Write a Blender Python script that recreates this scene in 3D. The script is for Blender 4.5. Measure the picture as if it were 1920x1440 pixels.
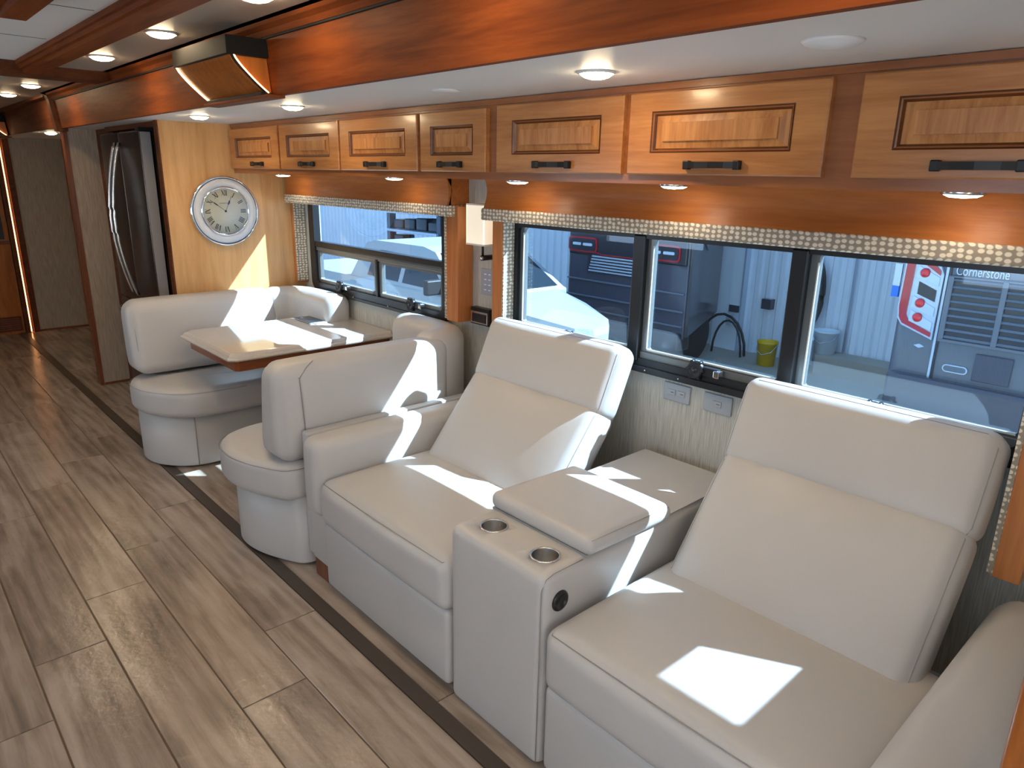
import bpy, bmesh, math, random
from mathutils import Matrix, Vector
random.seed(7)
for o in list(bpy.data.objects): bpy.data.objects.remove(o)
scene = bpy.context.scene
COL = scene.collection
PI = math.pi

# ------------------------------------------------------------------ camera
cd = bpy.data.cameras.new('camera'); cam = bpy.data.objects.new('camera', cd); COL.objects.link(cam)
yaw, pitch, roll, fpx = -0.825651, 0.286348, -0.0197013, 1324.55
fwd = Vector((math.sin(yaw)*math.cos(pitch), math.cos(yaw)*math.cos(pitch), -math.sin(pitch)))
rt = fwd.cross(Vector((0, 0, 1))).normalized(); dn = fwd.cross(rt)
r0 = rt*math.cos(roll)+dn*math.sin(roll); d0 = -rt*math.sin(roll)+dn*math.cos(roll)
m = Matrix.Identity(4)
for i in range(3):
    m[i][0] = r0[i]; m[i][1] = -d0[i]; m[i][2] = -fwd[i]
m[2][3] = 1.7
cam.matrix_world = m
cd.sensor_fit = 'HORIZONTAL'; cd.sensor_width = 36; cd.lens = fpx/1920*36; cd.clip_start = 0.02
scene.camera = cam

# ------------------------------------------------------------------ world, sun, daylight
w = bpy.data.worlds.new('world'); scene.world = w; w.use_nodes = True
bg = w.node_tree.nodes['Background']
bg.inputs[0].default_value = (0.60, 0.78, 1.0, 1); bg.inputs[1].default_value = 3.8
sd = bpy.data.lights.new('sun', 'SUN'); so = bpy.data.objects.new('sun', sd); COL.objects.link(so)
sd.energy = 60; sd.angle = 0.009; sd.color = (1.0, 0.95, 0.88)
sun_dir = Vector((-0.88, -1.0, -1.24))
so.rotation_euler = sun_dir.to_track_quat('-Z', 'Y').to_euler()
so.location = (3, 10, 12)

def area(name, loc, direction, sx, sy, power, color):
    d = bpy.data.lights.new(name, 'AREA'); d.shape = 'RECTANGLE'; d.size = sx; d.size_y = sy
    d.energy = power; d.color = color
    o = bpy.data.objects.new(name, d); COL.objects.link(o); o.location = loc
    o.rotation_euler = Vector(direction).to_track_quat('-Z', 'Y').to_euler()
    return o
area('windshield_daylight', (3.12, 0.0, 1.45), (-1, 0, -0.12), 2.0, 1.2, 9, (0.93, 0.97, 1.0))
area('side_window_daylight', (-0.6, -1.52, 1.4), (0, 1, -0.25), 1.9, 0.75, 4, (0.95, 0.97, 1.0))
area('kitchen_window_daylight', (-4.4, -1.52, 1.4), (0, 1, -0.25), 1.1, 0.65, 7, (0.95, 0.97, 1.0))
scene.view_settings.view_transform = 'Standard'; scene.view_settings.look = 'None'
scene.view_settings.gamma = 1; scene.view_settings.use_curve_mapping = False
scene.view_settings.exposure = 0.0

# ------------------------------------------------------------------ materials
MATS = {}
def srgb(r, g, b):
    f = lambda c: (c/255/12.92) if c/255 <= 0.04045 else ((c/255+0.055)/1.055)**2.4
    return (f(r), f(g), f(b), 1)
def newmat(name):
    m = bpy.data.materials.new(name); m.use_nodes = True
    nt = m.node_tree; b = nt.nodes['Principled BSDF']; MATS[name] = m
    return m, nt, b
def N(nt, t, **k):
    n = nt.nodes.new(t)
    for a, v in k.items(): setattr(n, a, v)
    return n
def plain(name, col, rough=0.5, metal=0.0, spec=0.5, noise=0.0, nscale=20, bump=0.0, bscale=200, coat=0.0):
    m, nt, b = newmat(name)
    b.inputs['Base Color'].default_value = col; b.inputs['Roughness'].default_value = rough
    b.inputs['Metallic'].default_value = metal; b.inputs['Specular IOR Level'].default_value = spec
    b.inputs['Coat Weight'].default_value = coat; b.inputs['Coat Roughness'].default_value = 0.08
    tc = N(nt, 'ShaderNodeTexCoord')
    nz = N(nt, 'ShaderNodeTexNoise'); nz.inputs['Scale'].default_value = nscale; nz.inputs['Detail'].default_value = 4
    nt.links.new(tc.outputs['Object'], nz.inputs['Vector'])
    mx = N(nt, 'ShaderNodeMix', data_type='RGBA', blend_type='MULTIPLY')
    mx.inputs[0].default_value = max(noise, 0.02); mx.inputs[6].default_value = col
    nt.links.new(nz.outputs['Fac'], mx.inputs[7]); nt.links.new(mx.outputs[2], b.inputs['Base Color'])
    if bump:
        n2 = N(nt, 'ShaderNodeTexNoise'); n2.inputs['Scale'].default_value = bscale; n2.inputs['Detail'].default_value = 3
        nt.links.new(tc.outputs['Object'], n2.inputs['Vector'])
        bp = N(nt, 'ShaderNodeBump'); bp.inputs['Strength'].default_value = bump; bp.inputs['Distance'].default_value = 0.002
        nt.links.new(n2.outputs['Fac'], bp.inputs['Height']); nt.links.new(bp.outputs['Normal'], b.inputs['Normal'])
    return m
def wood(name, dark, light, grain='X', rough=0.32, coat=0.25, scale=1.0, perobj=False, contrast=1.0, spec=0.35):
    m, nt, b = newmat(name)
    tc = N(nt, 'ShaderNodeTexCoord'); mp = N(nt, 'ShaderNodeMapping')
    s = {'X': (1.2, 14, 14), 'Y': (14, 1.2, 14), 'Z': (14, 14, 1.2)}[grain]
    mp.inputs['Scale'].default_value = [v*scale for v in s]
    nt.links.new(tc.outputs['Object'], mp.inputs['Vector'])
    if perobj:
        oi = N(nt, 'ShaderNodeObjectInfo'); ml = N(nt, 'ShaderNodeMath', operation='MULTIPLY'); ml.inputs[1].default_value = 60
        nt.links.new(oi.outputs['Random'], ml.inputs[0])
        cx = N(nt, 'ShaderNodeCombineXYZ')
        for i in range(3): nt.links.new(ml.outputs[0], cx.inputs[i])
        nt.links.new(cx.outputs[0], mp.inputs['Location'])
    n1 = N(nt, 'ShaderNodeTexNoise'); n1.inputs['Scale'].default_value = 1.0; n1.inputs['Detail'].default_value = 6
    n1.inputs['Roughness'].default_value = 0.6; n1.inputs['Distortion'].default_value = 0.8
    n2 = N(nt, 'ShaderNodeTexNoise'); n2.inputs['Scale'].default_value = 6.0; n2.inputs['Detail'].default_value = 3
    nt.links.new(mp.outputs[0], n1.inputs['Vector']); nt.links.new(mp.outputs[0], n2.inputs['Vector'])
    ad = N(nt, 'ShaderNodeMath', operation='MULTIPLY_ADD'); ad.inputs[1].default_value = 0.35
    nt.links.new(n2.outputs['Fac'], ad.inputs[0]); nt.links.new(n1.outputs['Fac'], ad.inputs[2])
    cr = N(nt, 'ShaderNodeValToRGB'); c = 0.16/contrast
    cr.color_ramp.elements[0].position = 0.67-c; cr.color_ramp.elements[1].position = 0.67+c
    cr.color_ramp.elements[0].color = dark; cr.color_ramp.elements[1].color = light
    nt.links.new(ad.outputs[0], cr.inputs[0]); nt.links.new(cr.outputs[0], b.inputs['Base Color'])
    b.inputs['Roughness'].default_value = rough; b.inputs['Specular IOR Level'].default_value = spec
    b.inputs['Coat Weight'].default_value = coat; b.inputs['Coat Roughness'].default_value = 0.15
    return m
def emit(name, col, strength):
    m, nt, b = newmat(name)
    b.inputs['Base Color'].default_value = (0.8, 0.8, 0.8, 1)
    b.inputs['Emission Color'].default_value = col; b.inputs['Emission Strength'].default_value = strength
    return m

wood('maple_x', srgb(168, 106, 56), srgb(200, 138, 80), 'X')
wood('maple_z', srgb(166, 104, 54), srgb(204, 142, 84), 'Z', scale=1.6)
wood('maple_y', srgb(166, 104, 54), srgb(202, 140, 82), 'Y')
wood('maple_body', srgb(138, 82, 46), srgb(164, 102, 58), 'X')
wood('maple_groove', srgb(84, 46, 22), srgb(112, 64, 32), 'X')
wood('cherry_x', srgb(100, 46, 16), srgb(130, 66, 27), 'X', rough=0.55, coat=0.0, spec=0.12)
wood('cherry_y', srgb(112, 54, 22), srgb(144, 76, 34), 'Y', rough=0.28)
wood('cherry_z', srgb(150, 82, 32), srgb(184, 108, 46), 'Z', rough=0.28)
wood('valance_wood', srgb(160, 90, 38), srgb(186, 112, 52), 'X', rough=0.5, coat=0.05)
wood('leg_wood', srgb(176, 104, 56), srgb(202, 130, 74), 'Z', rough=0.35)
wood('wall_wood', srgb(204, 152, 94), srgb(224, 176, 120), 'Z', rough=0.35, scale=0.8)
wood('dark_wood', srgb(84, 44, 24), srgb(110, 62, 36), 'X', rough=0.5, coat=0.0, spec=0.15)
wood('foot_wood', srgb(110, 60, 36), srgb(136, 78, 48), 'Z')
plain('leather', (0.555, 0.53, 0.508, 1), rough=0.42, noise=0.06, nscale=6, bump=0.10, bscale=350)
plain('leather_seam', (0.34, 0.32, 0.30, 1), rough=0.6)
plain('ceiling_white', (0.80, 0.81, 0.80, 1), rough=0.45, noise=0.03, nscale=3)
plain('soffit', (0.36, 0.30, 0.24, 1), rough=0.5, noise=0.04, nscale=3)
plain('black_metal', (0.012, 0.012, 0.014, 1), rough=0.35)
plain('cap_black', (0.014, 0.013, 0.012, 1), rough=0.7, spec=0.1)
plain('dark_bronze', (0.03, 0.026, 0.024, 1), rough=0.38, metal=0.6, noise=0.2, nscale=60)
plain('chrome', (0.85, 0.86, 0.88, 1), rough=0.08, metal=1.0)
plain('steel', (0.72, 0.70, 0.67, 1), rough=0.24, metal=1.0, noise=0.1, nscale=40)
plain('fridge_steel', (0.11, 0.085, 0.07, 1), rough=0.28, metal=0.85, noise=0.08, nscale=30)
plain('fridge_side', (0.62, 0.63, 0.64, 1), rough=0.3, metal=0.5)
plain('grey_plate', (0.42, 0.44, 0.47, 1), rough=0.35)
plain('sash_grey', (0.18, 0.19, 0.19, 1), rough=0.3, metal=0.4)
plain('rubber_light', (0.65, 0.66, 0.62, 1), rough=0.5)
plain('white_plastic', (0.78, 0.78, 0.78, 1), rough=0.4)
plain('clock_white', (0.72, 0.73, 0.76, 1), rough=0.35)
plain('clock_dial', (0.66, 0.64, 0.52, 1), rough=0.5, noise=0.1, nscale=12)
plain('ink', (0.01, 0.01, 0.012, 1), rough=0.5)
plain('grout', srgb(120, 98, 72), rough=0.8, noise=0.2)
plain('floor_strip', srgb(78, 66, 56), rough=0.4, noise=0.1)
plain('quartz', (0.62, 0.57, 0.52, 1), rough=0.07, noise=0.12, nscale=90, coat=0.4)
plain('magazine_cover', (0.035, 0.055, 0.085, 1), rough=0.25, noise=0.5, nscale=14)
plain('paper', (0.75, 0.75, 0.75, 1), rough=0.5)
plain('dark_gap', (0.006, 0.006, 0.006, 1), rough=0.8)
plain('shade_inner', (0.8, 0.76, 0.68, 1), rough=0.7)
emit('lamp_glow', (1.0, 0.76, 0.46, 1), 112)
emit('under_glow', (1.0, 0.84, 0.62, 1), 25)
emit('shade_glow', (1.0, 0.86, 0.62, 1), 0.62)
emit('led_strip', (1.0, 0.42, 0.16, 1), 7)
emit('led_warm', (1.0, 0.55, 0.24, 1), 5)
emit('panel_glow', (0.22, 0.20, 0.75, 1), 0.6)
m = MATS['shade_glow']; m.node_tree.nodes['Principled BSDF'].inputs['Base Color'].default_value = (0.8, 0.75, 0.66, 1)

def wallpaper(name, col, col2, streak='Z'):
    m, nt, b = newmat(name)
    tc = N(nt, 'ShaderNodeTexCoord'); mp = N(nt, 'ShaderNodeMapping')
    mp.inputs['Scale'].default_value = (260, 260, 9)
    nz = N(nt, 'ShaderNodeTexNoise'); nz.inputs['Scale'].default_value = 1; nz.inputs['Detail'].default_value = 3
    nt.links.new(tc.outputs['Object'], mp.inputs[0]); nt.links.new(mp.outputs[0], nz.inputs['Vector'])
    cr = N(nt, 'ShaderNodeValToRGB'); cr.color_ramp.elements[0].position = 0.35; cr.color_ramp.elements[1].position = 0.65
    cr.color_ramp.elements[0].color = col2; cr.color_ramp.elements[1].color = col
    nt.links.new(nz.outputs['Fac'], cr.inputs[0]); nt.links.new(cr.outputs[0], b.inputs['Base Color'])
    bp = N(nt, 'ShaderNodeBump'); bp.inputs['Strength'].default_value = 0.25; bp.inputs['Distance'].default_value = 0.001
    nt.links.new(nz.outputs['Fac'], bp.inputs['Height']); nt.links.new(bp.outputs['Normal'], b.inputs['Normal'])
    b.inputs['Roughness'].default_value = 0.6
wallpaper('wallpaper', srgb(212, 208, 198), srgb(180, 175, 164))
wallpaper('wallpaper_grey', srgb(184, 164, 142), srgb(156, 138, 118))

# tile plank: woodgrain print on porcelain, one random look per plank
def plank_mat():
    m, nt, b = newmat('plank_tile')
    tc = N(nt, 'ShaderNodeTexCoord'); oi = N(nt, 'ShaderNodeObjectInfo')
    ml = N(nt, 'ShaderNodeMath', operation='MULTIPLY'); ml.inputs[1].default_value = 83
    nt.links.new(oi.outputs['Random'], ml.inputs[0])
    va = N(nt, 'ShaderNodeVectorMath', operation='ADD')
    nt.links.new(tc.outputs['Object'], va.inputs[0]); nt.links.new(ml.outputs[0], va.inputs[1])
    mp = N(nt, 'ShaderNodeMapping'); mp.inputs['Scale'].default_value = (0.9, 5.2, 1)
    nt.links.new(va.outputs[0], mp.inputs[0])
    n1 = N(nt, 'ShaderNodeTexNoise'); n1.inputs['Scale'].default_value = 1.1; n1.inputs['Detail'].default_value = 5; n1.inputs['Distortion'].default_value = 1.4
    nt.links.new(mp.outputs[0], n1.inputs['Vector'])
    mp2 = N(nt, 'ShaderNodeMapping'); mp2.inputs['Scale'].default_value = (4, 60, 1)
    nt.links.new(va.outputs[0], mp2.inputs[0])
    n2 = N(nt, 'ShaderNodeTexNoise'); n2.inputs['Scale'].default_value = 1.0; n2.inputs['Detail'].default_value = 6; n2.inputs['Distortion'].default_value = 0.6
    nt.links.new(mp2.outputs[0], n2.inputs['Vector'])
    wv = N(nt, 'ShaderNodeTexWave', wave_type='BANDS', bands_direction='Y'); wv.inputs['Scale'].default_value = 1.0
    wv.inputs['Distortion'].default_value = 9; wv.inputs['Detail'].default_value = 3; wv.inputs['Detail Scale'].default_value = 0.8
    nt.links.new(mp.outputs[0], wv.inputs['Vector'])
    a1 = N(nt, 'ShaderNodeMath', operation='MULTIPLY_ADD'); a1.inputs[1].default_value = 0.34
    nt.links.new(n2.outputs['Fac'], a1.inputs[0]); nt.links.new(n1.outputs['Fac'], a1.inputs[2])
    a2 = N(nt, 'ShaderNodeMath', operation='MULTIPLY_ADD'); a2.inputs[1].default_value = 0.13
    nt.links.new(wv.outputs['Fac'], a2.inputs[0]); nt.links.new(a1.outputs[0], a2.inputs[2])
    cr = N(nt, 'ShaderNodeValToRGB'); e = cr.color_ramp.elements
    e[0].position = 0.42; e[0].color = srgb(116, 102, 90); e[1].position = 1.05; e[1].color = srgb(184, 166, 150)
    x = e.new(0.66); x.color = srgb(150, 132, 116); x = e.new(0.80); x.color = srgb(169, 151, 135)
    np_ = N(nt, 'ShaderNodeTexNoise'); np_.inputs['Scale'].default_value = 4.0; np_.inputs['Detail'].default_value = 3
    nt.links.new(va.outputs[0], np_.inputs['Vector'])
    a3 = N(nt, 'ShaderNodeMath', operation='MULTIPLY_ADD'); a3.inputs[1].default_value = 0.30
    a4 = N(nt, 'ShaderNodeMath', operation='SUBTRACT'); a4.inputs[1].default_value = 0.13
    nt.links.new(np_.outputs['Fac'], a3.inputs[0]); nt.links.new(a2.outputs[0], a3.inputs[2]); nt.links.new(a3.outputs[0], a4.inputs[0])
    nt.links.new(a4.outputs[0], cr.inputs[0])
    hv = N(nt, 'ShaderNodeHueSaturation'); vr = N(nt, 'ShaderNodeMapRange')
    vr.inputs['To Min'].default_value = 0.86; vr.inputs['To Max'].default_value = 1.10
    m7 = N(nt, 'ShaderNodeMath', operation='MULTIPLY'); m7.inputs[1].default_value = 7.31
    fr = N(nt, 'ShaderNodeMath', operation='FRACT')
    nt.links.new(oi.outputs['Random'], m7.inputs[0]); nt.links.new(m7.outputs[0], fr.inputs[0])
    nt.links.new(fr.outputs[0], vr.inputs[0]); nt.links.new(vr.outputs[0], hv.inputs['Value'])
    nt.links.new(cr.outputs[0], hv.inputs['Color']); nt.links.new(hv.outputs[0], b.inputs['Base Color'])
    b.inputs['Roughness'].default_value = 0.19
    nb = N(nt, 'ShaderNodeTexNoise'); nb.inputs['Scale'].default_value = 34; nb.inputs['Detail'].default_value = 4
    nt.links.new(tc.outputs['Object'], nb.inputs['Vector'])
    bp = N(nt, 'ShaderNodeBump'); bp.inputs['Strength'].default_value = 0.5; bp.inputs['Distance'].default_value = 0.004
    nt.links.new(nb.outputs['Fac'], bp.inputs['Height']); nt.links.new(bp.outputs['Normal'], b.inputs['Normal'])
plank_mat()

def fabric_mat():
    m, nt, b = newmat('dot_fabric')
    tc = N(nt, 'ShaderNodeTexCoord'); sp_ = N(nt, 'ShaderNodeSeparateXYZ'); nt.links.new(tc.outputs['Object'], sp_.inputs[0])
    ad = N(nt, 'ShaderNodeMath', operation='ADD'); nt.links.new(sp_.outputs[0], ad.inputs[0]); nt.links.new(sp_.outputs[1], ad.inputs[1])
    cx = N(nt, 'ShaderNodeCombineXYZ'); nt.links.new(ad.outputs[0], cx.inputs[0]); nt.links.new(sp_.outputs[2], cx.inputs[1])
    mp = N(nt, 'ShaderNodeMapping'); mp.inputs['Scale'].default_value = (46, 62, 1); nt.links.new(cx.outputs[0], mp.inputs[0])
    vo = N(nt, 'ShaderNodeTexVoronoi', voronoi_dimensions='2D'); vo.inputs['Scale'].default_value = 1.0; vo.inputs['Randomness'].default_value = 0.32
    nt.links.new(mp.outputs[0], vo.inputs['Vector'])
    cr = N(nt, 'ShaderNodeValToRGB'); cr.color_ramp.elements[0].position = 0.30; cr.color_ramp.elements[1].position = 0.42
    cr.color_ramp.elements[0].color = srgb(238, 228, 208); cr.color_ramp.elements[1].color = srgb(158, 146, 130)
    nt.links.new(vo.outputs['Distance'], cr.inputs[0]); nt.links.new(cr.outputs[0], b.inputs['Base Color'])
    b.inputs['Roughness'].default_value = 0.8
fabric_mat()

def glass_mat(name, tint, refl=1.0):
    m = bpy.data.materials.new(name); m.use_nodes = True; nt = m.node_tree; nt.nodes.clear(); MATS[name] = m
    out = N(nt, 'ShaderNodeOutputMaterial'); mx = N(nt, 'ShaderNodeMixShader')
    tr = N(nt, 'ShaderNodeBsdfTransparent'); tr.inputs[0].default_value = tint
    gl = N(nt, 'ShaderNodeBsdfGlossy'); gl.inputs['Roughness'].default_value = 0.0; gl.inputs[0].default_value = (0.9, 0.92, 0.95, 1)
    lw = N(nt, 'ShaderNodeLayerWeight'); lw.inputs['Blend'].default_value = 0.5
    pw_ = N(nt, 'ShaderNodeMath', operation='POWER'); pw_.inputs[1].default_value = 5
    ml = N(nt, 'ShaderNodeMath', operation='MULTIPLY_ADD'); ml.inputs[1].default_value = 0.95; ml.inputs[2].default_value = 0.04*refl
    nt.links.new(lw.outputs['Facing'], pw_.inputs[0]); nt.links.new(pw_.outputs[0], ml.inputs[0]); nt.links.new(ml.outputs[0], mx.inputs[0])
    nt.links.new(tr.outputs[0], mx.inputs[1]); nt.links.new(gl.outputs[0], mx.inputs[2]); nt.links.new(mx.outputs[0], out.inputs[0])
glass_mat('tinted_glass', (0.44, 0.555, 0.66, 1), 1.4)
glass_mat('clear_glass', (0.95, 0.96, 0.97, 1), 1.0)

# ------------------------------------------------------------------ mesh helpers
def link(name, me, mat, parent=None, smooth=False):
    o = bpy.data.objects.new(name, me); COL.objects.link(o)
    if mat is not None:
        me.materials.clear(); me.materials.append(MATS[mat])
    if smooth:
        for p in me.polygons: p.use_smooth = True
    if parent is not None:
        o.parent = parent
        if parent.type == 'EMPTY': o.matrix_parent_inverse = Matrix.Translation(-parent.location)
    return o
def frombm(name, bm, mat, parent=None, smooth=False):
    bmesh.ops.recalc_face_normals(bm, faces=bm.faces)
    me = bpy.data.meshes.new(name); bm.to_mesh(me); bm.free()
    return link(name, me, mat, parent, smooth)
def mesh(name, verts, faces, mat, parent=None, smooth=False):
    bm = bmesh.new(); vs = [bm.verts.new(v) for v in verts]
    for f in faces:
        try: bm.faces.new([vs[i] for i in f])
        except ValueError: pass
    return frombm(name, bm, mat, parent, smooth)
def addbox(bm, lo, hi, bevel=0.0, seg=2):
    b2 = bmesh.new()
    bmesh.ops.create_cube(b2, size=1)
    for v in b2.verts:
        v.co = Vector([lo[i]+(v.co[i]+0.5)*(hi[i]-lo[i]) for i in range(3)])
    if bevel > 0: bmesh.ops.bevel(b2, geom=b2.edges[:], offset=bevel, segments=seg, profile=0.5, affect='EDGES')
    me = bpy.data.meshes.new('t'); b2.to_mesh(me); b2.free(); bm.from_mesh(me); bpy.data.meshes.remove(me)
def box(name, lo, hi, mat, parent=None, bevel=0.0, seg=2):
    bm = bmesh.new(); addbox(bm, lo, hi, bevel, seg); return frombm(name, bm, mat, parent)
def boxes(name, lst, mat, parent=None, bevel=0.0):
    bm = bmesh.new()
    for lo, hi in lst: addbox(bm, lo, hi, bevel)
    return frombm(name, bm, mat, parent)
def extr(name, poly, axis, a, b, mat, parent=None, bevel=0.0, smooth=False):
    # poly in the two remaining axes (order: the cyclic rest in xyz order)
    def co(p, t):
        if axis == 'x': return (t, p[0], p[1])
        if axis == 'y': return (p[0], t, p[1])
        return (p[0], p[1], t)
    bm = bmesh.new()
    A = [bm.verts.new(co(p, a)) for p in poly]; B = [bm.verts.new(co(p, b)) for p in poly]
    n = len(poly)
    bm.faces.new(A); bm.faces.new(B)
    for i in range(n): bm.faces.new((A[i], A[(i+1) % n], B[(i+1) % n], B[i]))
    if bevel: bmesh.ops.bevel(bm, geom=bm.edges[:], offset=bevel, segments=2, profile=0.5, affect='EDGES')
    return frombm(name, bm, mat, parent, smooth)
def samples(h, r, n):
    r = min(r, h*0.999); s = [-h]
    for k in range(1, 4): s.append(-h+r*k/3)
    L = 2*(h-r)
    for k in range(1, n): s.append(-(h-r)+L*k/n)
    for k in range(3, -1, -1): s.append(h-r*k/3)
    return s
def rbox(name, lo, hi, r, mat, parent=None, puff=(0, 0, 0), n=5, fn=None):
    c = [(lo[i]+hi[i])/2 for i in range(3)]; h = [(hi[i]-lo[i])/2 for i in range(3)]
    r = min(r, min(h)*0.98)
    S = [samples(h[i], r, n) for i in range(3)]
    bm = bmesh.new(); cache = {}
    def vert(p):
        key = tuple(round(x, 6) for x in p)
        if key in cache: return cache[key]
        q = [max(-(h[i]-r), min(h[i]-r, p[i])) for i in range(3)]
        d = Vector([p[i]-q[i] for i in range(3)])
        if d.length > 0: d = d.normalized()*r
        P = [q[i]+d[i] for i in range(3)]
        for i in range(3):
            if puff[i] and abs(abs(p[i])-h[i]) < 1e-6:
                j, k = [(1, 2), (0, 2), (0, 1)][i]
                P[i] += math.copysign(puff[i], p[i])*max(0, 1-(p[j]/h[j])**4)*max(0, 1-(p[k]/h[k])**4)
        P = [P[i]+c[i] for i in range(3)]
        if fn: P = fn(P)
        cache[key] = bm.verts.new(P); return cache[key]
    for ax in range(3):
        j, k = [(1, 2), (2, 0), (0, 1)][ax]
        for sgn in (-1, 1):
            for a in range(len(S[j])-1):
                for b in range(len(S[k])-1):
                    pts = []
                    for (da, db) in ((0, 0), (1, 0), (1, 1), (0, 1)):
                        p = [0, 0, 0]; p[ax] = sgn*h[ax]; p[j] = S[j][a+da]; p[k] = S[k][b+db]; pts.append(vert(p))
                    if sgn < 0: pts.reverse()
                    try: bm.faces.new(pts)
                    except ValueError: pass
    return frombm(name, bm, mat, parent, True)
def tube(name, pts, r, mat, parent=None, n=8, closed=False, rz=None):
    bm = bmesh.new(); P = [Vector(p) for p in pts]; rings = []
    for i, p in enumerate(P):
        if closed: t = P[(i+1) % len(P)]-P[i-1]
        else: t = P[min(i+1, len(P)-1)]-P[max(i-1, 0)]
        t.normalize()
        u = t.cross(Vector((0, 0, 1)))
        if u.length < 0.05: u = t.cross(Vector((1, 0, 0)))
        u.normalize(); v = t.cross(u)
        rings.append([bm.verts.new(p+u*math.cos(2*PI*k/n)*r+v*math.sin(2*PI*k/n)*(rz or r)) for k in range(n)])
    for i in range(len(P) if closed else len(P)-1):
        A, B = rings[i], rings[(i+1) % len(P)]
        for k in range(n): bm.faces.new((A[k], A[(k+1) % n], B[(k+1) % n], B[k]))
    if not closed: bm.faces.new(rings[0]); bm.faces.new(rings[-1])
    return frombm(name, bm, mat, parent, True)
def lathe(name, prof, c, axis, mat, parent=None, n=32, smooth=True):
    # prof: (radius, height) along axis direction vector
    ax = Vector(axis).normalized()
    u = ax.cross(Vector((0, 0, 1)))
    if u.length < 0.05: u = Vector((1, 0, 0))
    u.normalize(); v = ax.cross(u); c = Vector(c); bm = bmesh.new(); rings = []
    for r, h in prof:
        if r < 1e-6: rings.append([bm.verts.new(c+ax*h)])
        else: rings.append([bm.verts.new(c+ax*h+(u*math.cos(2*PI*k/n)+v*math.sin(2*PI*k/n))*r) for k in range(n)])
    for A, B in zip(rings[:-1], rings[1:]):
        if len(A) == 1 and len(B) == 1: continue
        for k in range(n):
            if len(A) == 1: bm.faces.new((A[0], B[k], B[(k+1) % n]))
            elif len(B) == 1: bm.faces.new((A[k], A[(k+1) % n], B[0]))
            else: bm.faces.new((A[k], A[(k+1) % n], B[(k+1) % n], B[k]))
    return frombm(name, bm, mat, parent, smooth)
def roundprism(name, outline, z0, z1, r0_, r1_, mat, parent=None, puff=0.0, seg=5):
    # outline: closed plan polygon (counter-clockwise), edges rounded at top and bottom
    pts = [Vector(p) for p in outline]; n = len(pts); nor = []
    for i in range(n):
        t = (pts[(i+1) % n]-pts[i-1]).normalized(); nor.append(Vector((t.y, -t.x)))
    lv = []
    if r0_ > 0:
        for k in range(seg+1): a = PI/2*k/seg; lv.append((r0_*(1-math.sin(a)), z0+r0_*(1-math.cos(a))))
    else: lv.append((0, z0))
    if r1_ > 0:
        for k in range(seg+1): a = PI/2*k/seg; lv.append((r1_*(1-math.cos(a)), z1-r1_*(1-math.sin(a))))
    else: lv.append((0, z1))
    bm = bmesh.new(); rings = []
    for ins, z in lv: rings.append([bm.verts.new((p.x-q.x*ins, p.y-q.y*ins, z)) for p, q in zip(pts, nor)])
    cen = sum(pts, Vector((0, 0)))/n
    if puff:
        for f in (0.75, 0.45, 0.15):
            rings.append([bm.verts.new((cen.x+(v.co.x-cen.x)*f, cen.y+(v.co.y-cen.y)*f, z1+puff*(1-f*f))) for v in rings[len(lv)-1]])
    for A, B in zip(rings[:-1], rings[1:]):
        for k in range(n): bm.faces.new((A[k], A[(k+1) % n], B[(k+1) % n], B[k]))
    bm.faces.new(rings[0]); bm.faces.new(rings[-1])
    return frombm(name, bm, mat, parent, True)
def sweep(poly, n):   # smooth closed curve through plan points (Catmull-Rom)
    out = []; m_ = len(poly)
    for i in range(m_):
        p0, p1, p2, p3 = [Vector(poly[(i+k-1) % m_]) for k in range(4)]
        for s in range(n):
            t = s/n
            out.append(tuple(0.5*((2*p1)+(p2-p0)*t+(2*p0-5*p1+4*p2-p3)*t*t+(3*p1-p0-3*p2+p3)*t**3)))
    return out
def textmesh(body, size, extrude):
    cu = bpy.data.curves.new('t', 'FONT'); cu.body = body; cu.size = size; cu.extrude = extrude; cu.align_x = 'CENTER'
    ob = bpy.data.objects.new('t', cu); COL.objects.link(ob)
    dg = bpy.context.evaluated_depsgraph_get(); me = bpy.data.meshes.new_from_object(ob.evaluated_get(dg))
    bpy.data.objects.remove(ob); bpy.data.curves.remove(cu)
    return me
def tag(o, label, cat, group=None):
    o['label'] = label; o['category'] = cat
    if group: o['group'] = group
    return o
def thing(name, label, cat, loc=(0, 0, 0), group=None):
    o = bpy.data.objects.new(name, None); COL.objects.link(o); o.location = loc; o.empty_display_size = 0.05
    return tag(o, label, cat, group)
def struct(o, label=None):
    o['kind'] = 'structure'
    if label: o['label'] = label
    return o
def dup(root, offset, label):
    off = Vector(offset)
    r = root.copy(); COL.objects.link(r); r.location = root.location+off; r['label'] = label
    def rec(src, dst):
        for ch in list(src.children):
            c = ch.copy(); COL.objects.link(c); c.parent = dst
            rec(ch, c)
    rec(root, r)
    return r

# ================================================================== STRUCTURE
YW = 2.30; ZC = 1.975; ZM = 2.20
fl = struct(box('floor', (-9.1, -1.35, -0.06), (3.1, 2.36, -0.004), 'grout'), 'plank tile floor with dark grout')
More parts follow.
